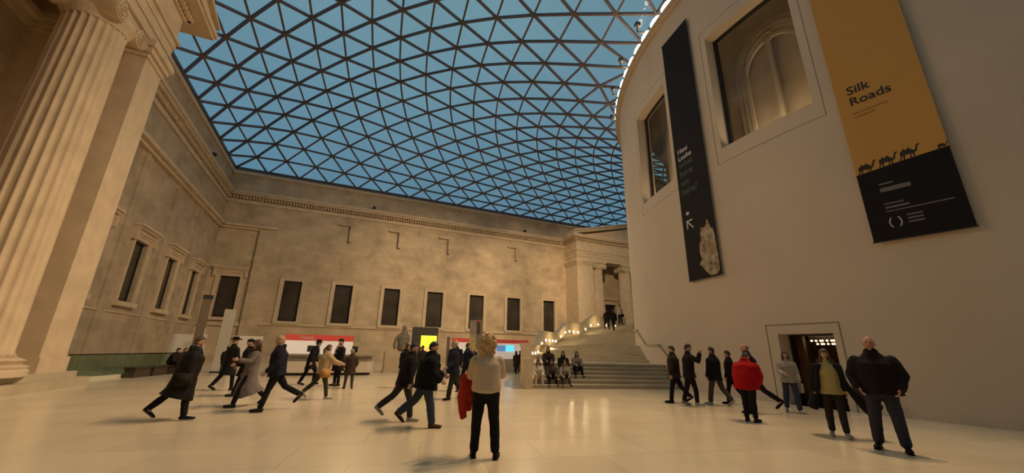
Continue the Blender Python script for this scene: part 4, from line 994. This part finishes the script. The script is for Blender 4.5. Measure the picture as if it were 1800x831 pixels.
P('woman with brown hair in long grey coat walking left beside a man', -1.95, 12.45, 1.68, 255, ((26, 10, 2, -6), (-26, 22, 2, 40)), ((35, 60, 12, 10), (0, 20, 9, 5)), ('coat', (.17, .14, .135), .30, .03), (BLK, 1.0), BLKSH, ('long', (.12, .06, .025)), headyaw=-40, lean=-5, scarf=(.02, .018, .02))
P('man with fair hair in dark navy puffer jacket striding left', -1.24, 11.44, 1.75, 265, ((18, 4, 2, -4), (-34, 28, 2, 50)), ((10, 35, 9, 8), (-5, 25, 9, 5)), ('jacket', (.016, .016, .026), .80, .05), ((.014, .013, .018), 1.05), BLKSH, ('short', HBL), lean=3, hood=True, fat=1.05)
P('man in black hat and dark coat leaning forward by the information desk', -.85, 18.4, 1.76, 75, ((-14, 10, 3, 15), (26, 30, 3, 0)), ((20, 40, 10, 5), (-20, 30, 14, 5)), ('coat', BLK, .62, .03), (BLK, 1.05), BLKSH, ('short', HDK), lean=16, hat=('brim', (.01, .01, .01)))
P('woman in beige jacket and olive trousers walking right with an arm out', -.25, 13.44, 1.56, 70, ((-28, 22, 2, 40), (14, 4, 2, 0)), ((10, 20, 9, 4), (55, 25, 4, 0)), ('jacket', (.44, .33, .20), .80, .055), ((.055, .05, .02), 1.05), WSH, ('pony', (.09, .045, .02)), lean=6, bag=(1, (.48, .25, .08), .05), fat=1.05)
P('person in black hat and dark coat with pale pink scarf beyond the beige jacket', .2, 17.9, 1.80, 235, STAND, AR, ('coat', BLK, .55, .035), (BLK, 1.0), BLKSH, ('short', HDK), hat=('beret', (.01, .01, .01)), scarf=(.50, .30, .25))
P('small white haired person in brown coat facing the desk', .62, 16.6, 1.42, 355, ((3, 3, 5, 0), (-3, 3, 5, 0)), POCK, ('jacket', (.05, .032, .022), .62, .05), ((.07, .06, .06), 1.1), BLKSH, ('short', HGR), fat=1.1)
# centre walkers
P('person in black jacket, dark trousers and red shoes walking away', 2.6, 16.36, 1.66, 40, ((-10, 10, 3, 14), (14, 5, 3, 0)), AR, ('jacket', BLK, .78, .055), ((.05, .045, .035), 1.15), ((.30, .05, .04), (.5, .4, .35)), ('short', HDK), lean=10, hood=True)
P('person in black puffy jacket and blue jeans striding right, nearest in the centre', 1.80, 8.32, 1.64, 88, ((-30, 22, 2, 46), (14, 4, 2, 0)), ((20, 62, 8, 8), (10, 55, 9, 8)), ('jacket', (.011, .009, .009), .76, .085), (JEAN, 1.3), BRSH, ('short', HDK), lean=8, fat=1.22)
P('person in dark trousers and white shoes striding behind the one in jeans', 1.52, 9.15, 1.62, 88, ((-36, 16, 2, 44), (16, 10, 2, 0)), AR, ('jacket', (.014, .012, .012), .76, .05), ((.045, .04, .038), 1.15), WSH, ('short', HDK), lean=10, bag=(-1, (.012, .01, .01), .1))
P('man in dark navy jacket walking left with a coat over his hand', 3.52, 12.45, 1.73, 240, ((16, 5, 2, 0), (-24, 26, 2, 34)), ((20, 40, 8, 5), (0, 20, 9, 5)), ('jacket', NAVY, .78, .045), ((.03, .03, .028), 1.2), BLKSH, ('short', HGR), headyaw=-25)
P('tall man in black jacket talking behind the man in navy', 4.25, 14.8, 1.82, 200, STAND, AR, ('jacket', BLK, .78, .04), (DKG, 1.1), BLKSH, ('bald', HGR))
P('man in dark jacket holding a camera with his left foot back', 5.0, 15.7, 1.74, 60, ((-18, 14, 2, 24), (10, 5, 2, 0)), PHONE, ('jacket', NAVY, .78, .035), (DKG, 1.1), BLKSH, ('short', HDK), bag=(1, (.015, .015, .02), .2))
P('short person in dark clothes between the jeans walker and the men', 3.62, 15.6, 1.58, 330, STAND, AR, ('jacket', BLK, .72, .04), (DKG, 1.1), BLKSH, ('short', HDK))
P('person in dark coat standing before the yellow screen', 4.7, 23.4, 1.66, 10, STAND, AR, ('coat', DKG, .6, .03), (BLK, 1.1), BLKSH, ('short', HDK), near=False)
P('distant person in long dark coat walking away beside the stair parapet', 11.35, 24.7, 1.44, 20, WS1, AR, ('coat', (.03, .018, .018), .55, .03), (BLK, 1.0), BLKSH, ('long', HDK), near=False)
P('distant person in black partly hidden by the stair parapet', 11.8, 25.05, 1.46, 10, WS1, AR, ('jacket', BLK, .7, .03), (BLK, 1.0), BLKSH, ('short', HDK), near=False)
# right side
P('person in black jacket walking left, hidden behind the man on the phone', 10.12, 9.75, 1.72, 268, ((14, 6, 2, 0), (-22, 20, 2, 34)), AR, ('jacket', (.02, .016, .014), .74, .05), (BLK, 1.05), BLKSH, ('short', HDK))
P('man in black walking past the drum with a phone raised to his face', 10.05, 9.1, 1.76, 80, ((-10, 8, 2, 10), (16, 14, 2, 0)), ((10, 20, 9, 5), (60, 110, 18, 10)), ('jacket', (.016, .013, .012), .78, .03), (BLK, 1.05), WSH, ('short', HDK), lean=3)
P('person in black bomber jacket and grey trousers walking by the drum', 10.94, 8.92, 1.70, 300, ((14, 5, 2, 0), (-20, 18, 2, 32)), AR, ('jacket', BLK, .74, .06), ((.075, .06, .05), 1.2), WSH, ('short', HDK))
P('shorter person in black behind the bomber jacket', 11.7, 8.95, 1.60, 285, ((12, 5, 2, 0), (-18, 18, 2, 30)), AR, ('jacket', BLK, .74, .03), (BLK, 1.0), BLKSH, ('short', HDK))
P('stooping person in bright red padded jacket and black trousers', 9.13, 6.59, 1.60, 20, ((4, 6, 1, 0), (0, 3, 1, 0)), ((15, 45, 14, 22), (15, 45, 14, 22)), ('jacket', (.36, .008, .008), .78, .09), (BLK, 1.05), BLKSH, ('short', HDK), lean=14, nod=38, fat=1.2, hood=True)
P('bald man in dark jacket walking left just behind the red jacket', 10.55, 7.42, 1.80, 262, ((14, 5, 2, 0), (-36, 18, 4, 48)), ((10, 30, 9, 8), (-26, 20, 22, 0)), ('jacket', (.018, .013, .012), .80, .045), (BLK, 1.0), BLKSH, ('bald', HDK), lean=6)
P('woman with long brown hair in pale jacket and jeans leaving the doorway', 11.76, 7.20, 1.60, 170, ((10, 4, 3, 0), (-10, 12, 3, 14)), ((5, 20, 10, 4), (20, 60, 9, 20)), ('jacket', (.36, .31, .25), .84, .03), (JEAN, 1.25), WSH, ('long', HBR), bag=(-1, (.42, .35, .28), -.10))
wo_, w8 = P('woman in open black coat and yellow top walking from the doorway', 9.20, 4.85, 1.61, 172, ((6, 3, 1, 0), (-4, 6, 1, 6)), ((4, 25, 10, 4), (-6, 22, 20, 4)), ('sweater', (.44, .36, .14), .84, .02), ((.035, .025, .025), 1.1), WSH, ('long', HBR), lean=2)
# open coat: two swinging fronts, a back and sleeves
S_ = w8['S']; T8 = w8['T']; bm = bmesh.new()
for i, (a, e_, c, d) in enumerate(w8['SH']):
    tube(bm, [(S_(a), .088, .09), (S_(a.lerp(e_, .5)), .082, .084), (S_(e_), .074, .076), (S_(e_.lerp(c, .5)), .068, .07), (S_(c-d*.02), .06, .062)])
tube(bm, [(S_(T8(Vector((0, -.12, .53)))), .13, .05), (S_(T8(Vector((0, -.15, .35)))), .20, .05), (S_(T8(Vector((0, -.17, .1)))), .21, .05), (S_(T8(Vector((0, -.22, -.2)))), .25, .05), (S_(T8(Vector((0, -.28, -.42)))), .29, .04)], n=16, cap=False)
for sx, fl in ((-1, .28), (1, .06)):
    tube(bm, [(S_(T8(Vector((sx*.13, .02, .51)))), .05, .10), (S_(T8(Vector((sx*.20, .03, .33)))), .045, .13), (S_(T8(Vector((sx*(.22+fl*.25), -.0, .05)))), .05, .15), (S_(T8(Vector((sx*(.25+fl*.8), -.05, -.2)))), .07+fl*.15, .15), (S_(T8(Vector((sx*(.27+fl*1.5), -.1, -.42)))), .08+fl*.3, .14)], n=14, cap=False)
o = finish('open_coat', bm, cloth(BLK), wo_); remesh(o, .016, 3, .03)
P('large man in dark jacket and blue jeans at far right facing the court', 8.76, 3.86, 1.83, 182, ((3, 4, 5, 0), (-3, 5, 6, 0)), ((-4, 42, 22, 26), (-4, 42, 22, 26)), ('jacket', (.016, .011, .010), .84, .065), ((.035, .035, .05), 1.28), BLKSH, ('bald', HGR), fat=1.25, skin=plain('skin_ruddy', (.45, .21, .13), .55, nscale=20, namt=.05))
# people on the stairs
SIT = ((100, 96, 6, 0), (98, 94, 6, 0)); SIT2 = ((112, 104, 6, 0), (108, 102, 6, 0)); ASIT = ((35, 55, 8, 20), (38, 50, 8, 20))
def seat(label, ang, r, k, legs, *a, **kw):
    """k: step whose tread carries the seat"""
    x, y = CX+r*math.cos(R(ang)), CY+r*math.sin(R(ang)); lift = kw.pop('lift')
    root, d = person(label, (x, y, 0), R(ang), kw.pop('h'), legs, ASIT, *a, near=False, **kw)
    root.location.z = k*rise/ns-d['pel'].z*d['s']+.105+lift; root.rotation_euler.z = R(ang)
    return root
seat('girl with black hair in white top sitting lowest on the stairs', 163.3, 26.6, 2, SIT2, ('jacket', (.62, .58, .48), .40, .03), ((.50, .46, .36), 1.0), WSH, ('long', HDK), h=1.6, lean=18, lift=0)
seat('person in dark hooded coat sitting high against the stair parapet', 160.1, 25.85, 5, SIT2, ('jacket', (.03, .02, .017), .45, .07), (BLK, 1.1), BLKSH, ('long', HBR), h=1.7, lean=8, hood=True, lift=0)
seat('person with black hair and dark trousers sitting on the lower steps', 163.3, 26.02, 2, SIT2, ('jacket', (.07, .05, .04), .42, .04), (BLK, 1.1), BLKSH, ('long', HDK), h=1.62, lean=16, lift=0)
seat('person in pale sleeves leaning forward on the lower steps', 163.3, 25.44, 2, SIT2, ('jacket', (.36, .30, .24), .42, .03), ((.06, .05, .05), 1.1), BLKSH, ('long', HBR), h=1.6, lean=22, lift=0)
seat('person in black with long black hair sitting halfway up the steps', 161.2, 25.25, 4, SIT2, ('jacket', BLK, .42, .05), ((.05, .045, .045), 1.1), BLKSH, ('long', HDK), h=1.66, lean=10, lift=0)
seat('person in grey top and black trousers sitting rightmost on the steps', 161.2, 24.6, 4, SIT2, ('jacket', (.20, .17, .14), .42, .03), (BLK, 1.1), BLKSH, ('long', HBR), h=1.66, lean=6, lift=0)
def stand_on(label, x, y, z, h, phi, *a, **k): return person(label, (x, y, z), face_dir((x, y), phi), h, *a, near=False, **k)
stand_on('person in black climbing the stairs, lowest of the three', 20.0, 24.98, 3.17, 1.66, 20, W1, AR, ('jacket', BLK, .8, .04), (BLK, 1.1), BLKSH, ('short', HDK))
stand_on('person in dark coat climbing the stairs left of the other climbers', 20.6, 26.6, 3.33, 1.68, 10, W2, AR, ('coat', (.03, .02, .018), .6, .04), (BLK, 1.1), BLKSH, ('short', HDK))
stand_on('person in pale top with a black bag at the head of the stairs', 21.8, 26.3, 3.8, 1.6, 30, STAND, AR, ('sweater', (.45, .38, .3), .85, .02), (BLK, 1.1), BLKSH, ('short', HBR), bag=(1, (.012, .012, .012), -.05))
# people sitting on the benches at the left
for lb, t, col, hc_ in (('person in dark jacket hunched on the bench farthest along the balustrade', .775, (.025, .018, .014), HDK), ('person with reddish face beside the hunched figure on the bench', .865, (.06, .035, .03), HBR)):
    c = A+dv*t+nrm*.42
    root, d = person(lb, (c.x, c.y, 0), math.atan2(-nrm.x, nrm.y), 1.66, SIT, ASIT, ('jacket', col, .45, .06), (BLK, 1.1), BLKSH, ('short', hc_), lean=22, near=False)
    root.location.z = .45-d['pel'].z*d['s']+.11
P('person in dark clothes waiting far behind the man in the cowboy hat', -5.1, 24.8, 1.42, 10, STAND, AR, ('jacket', (.025, .022, .025), .7, .04), ((.05, .05, .07), 1.1), WSH, ('short', HDK), near=False)
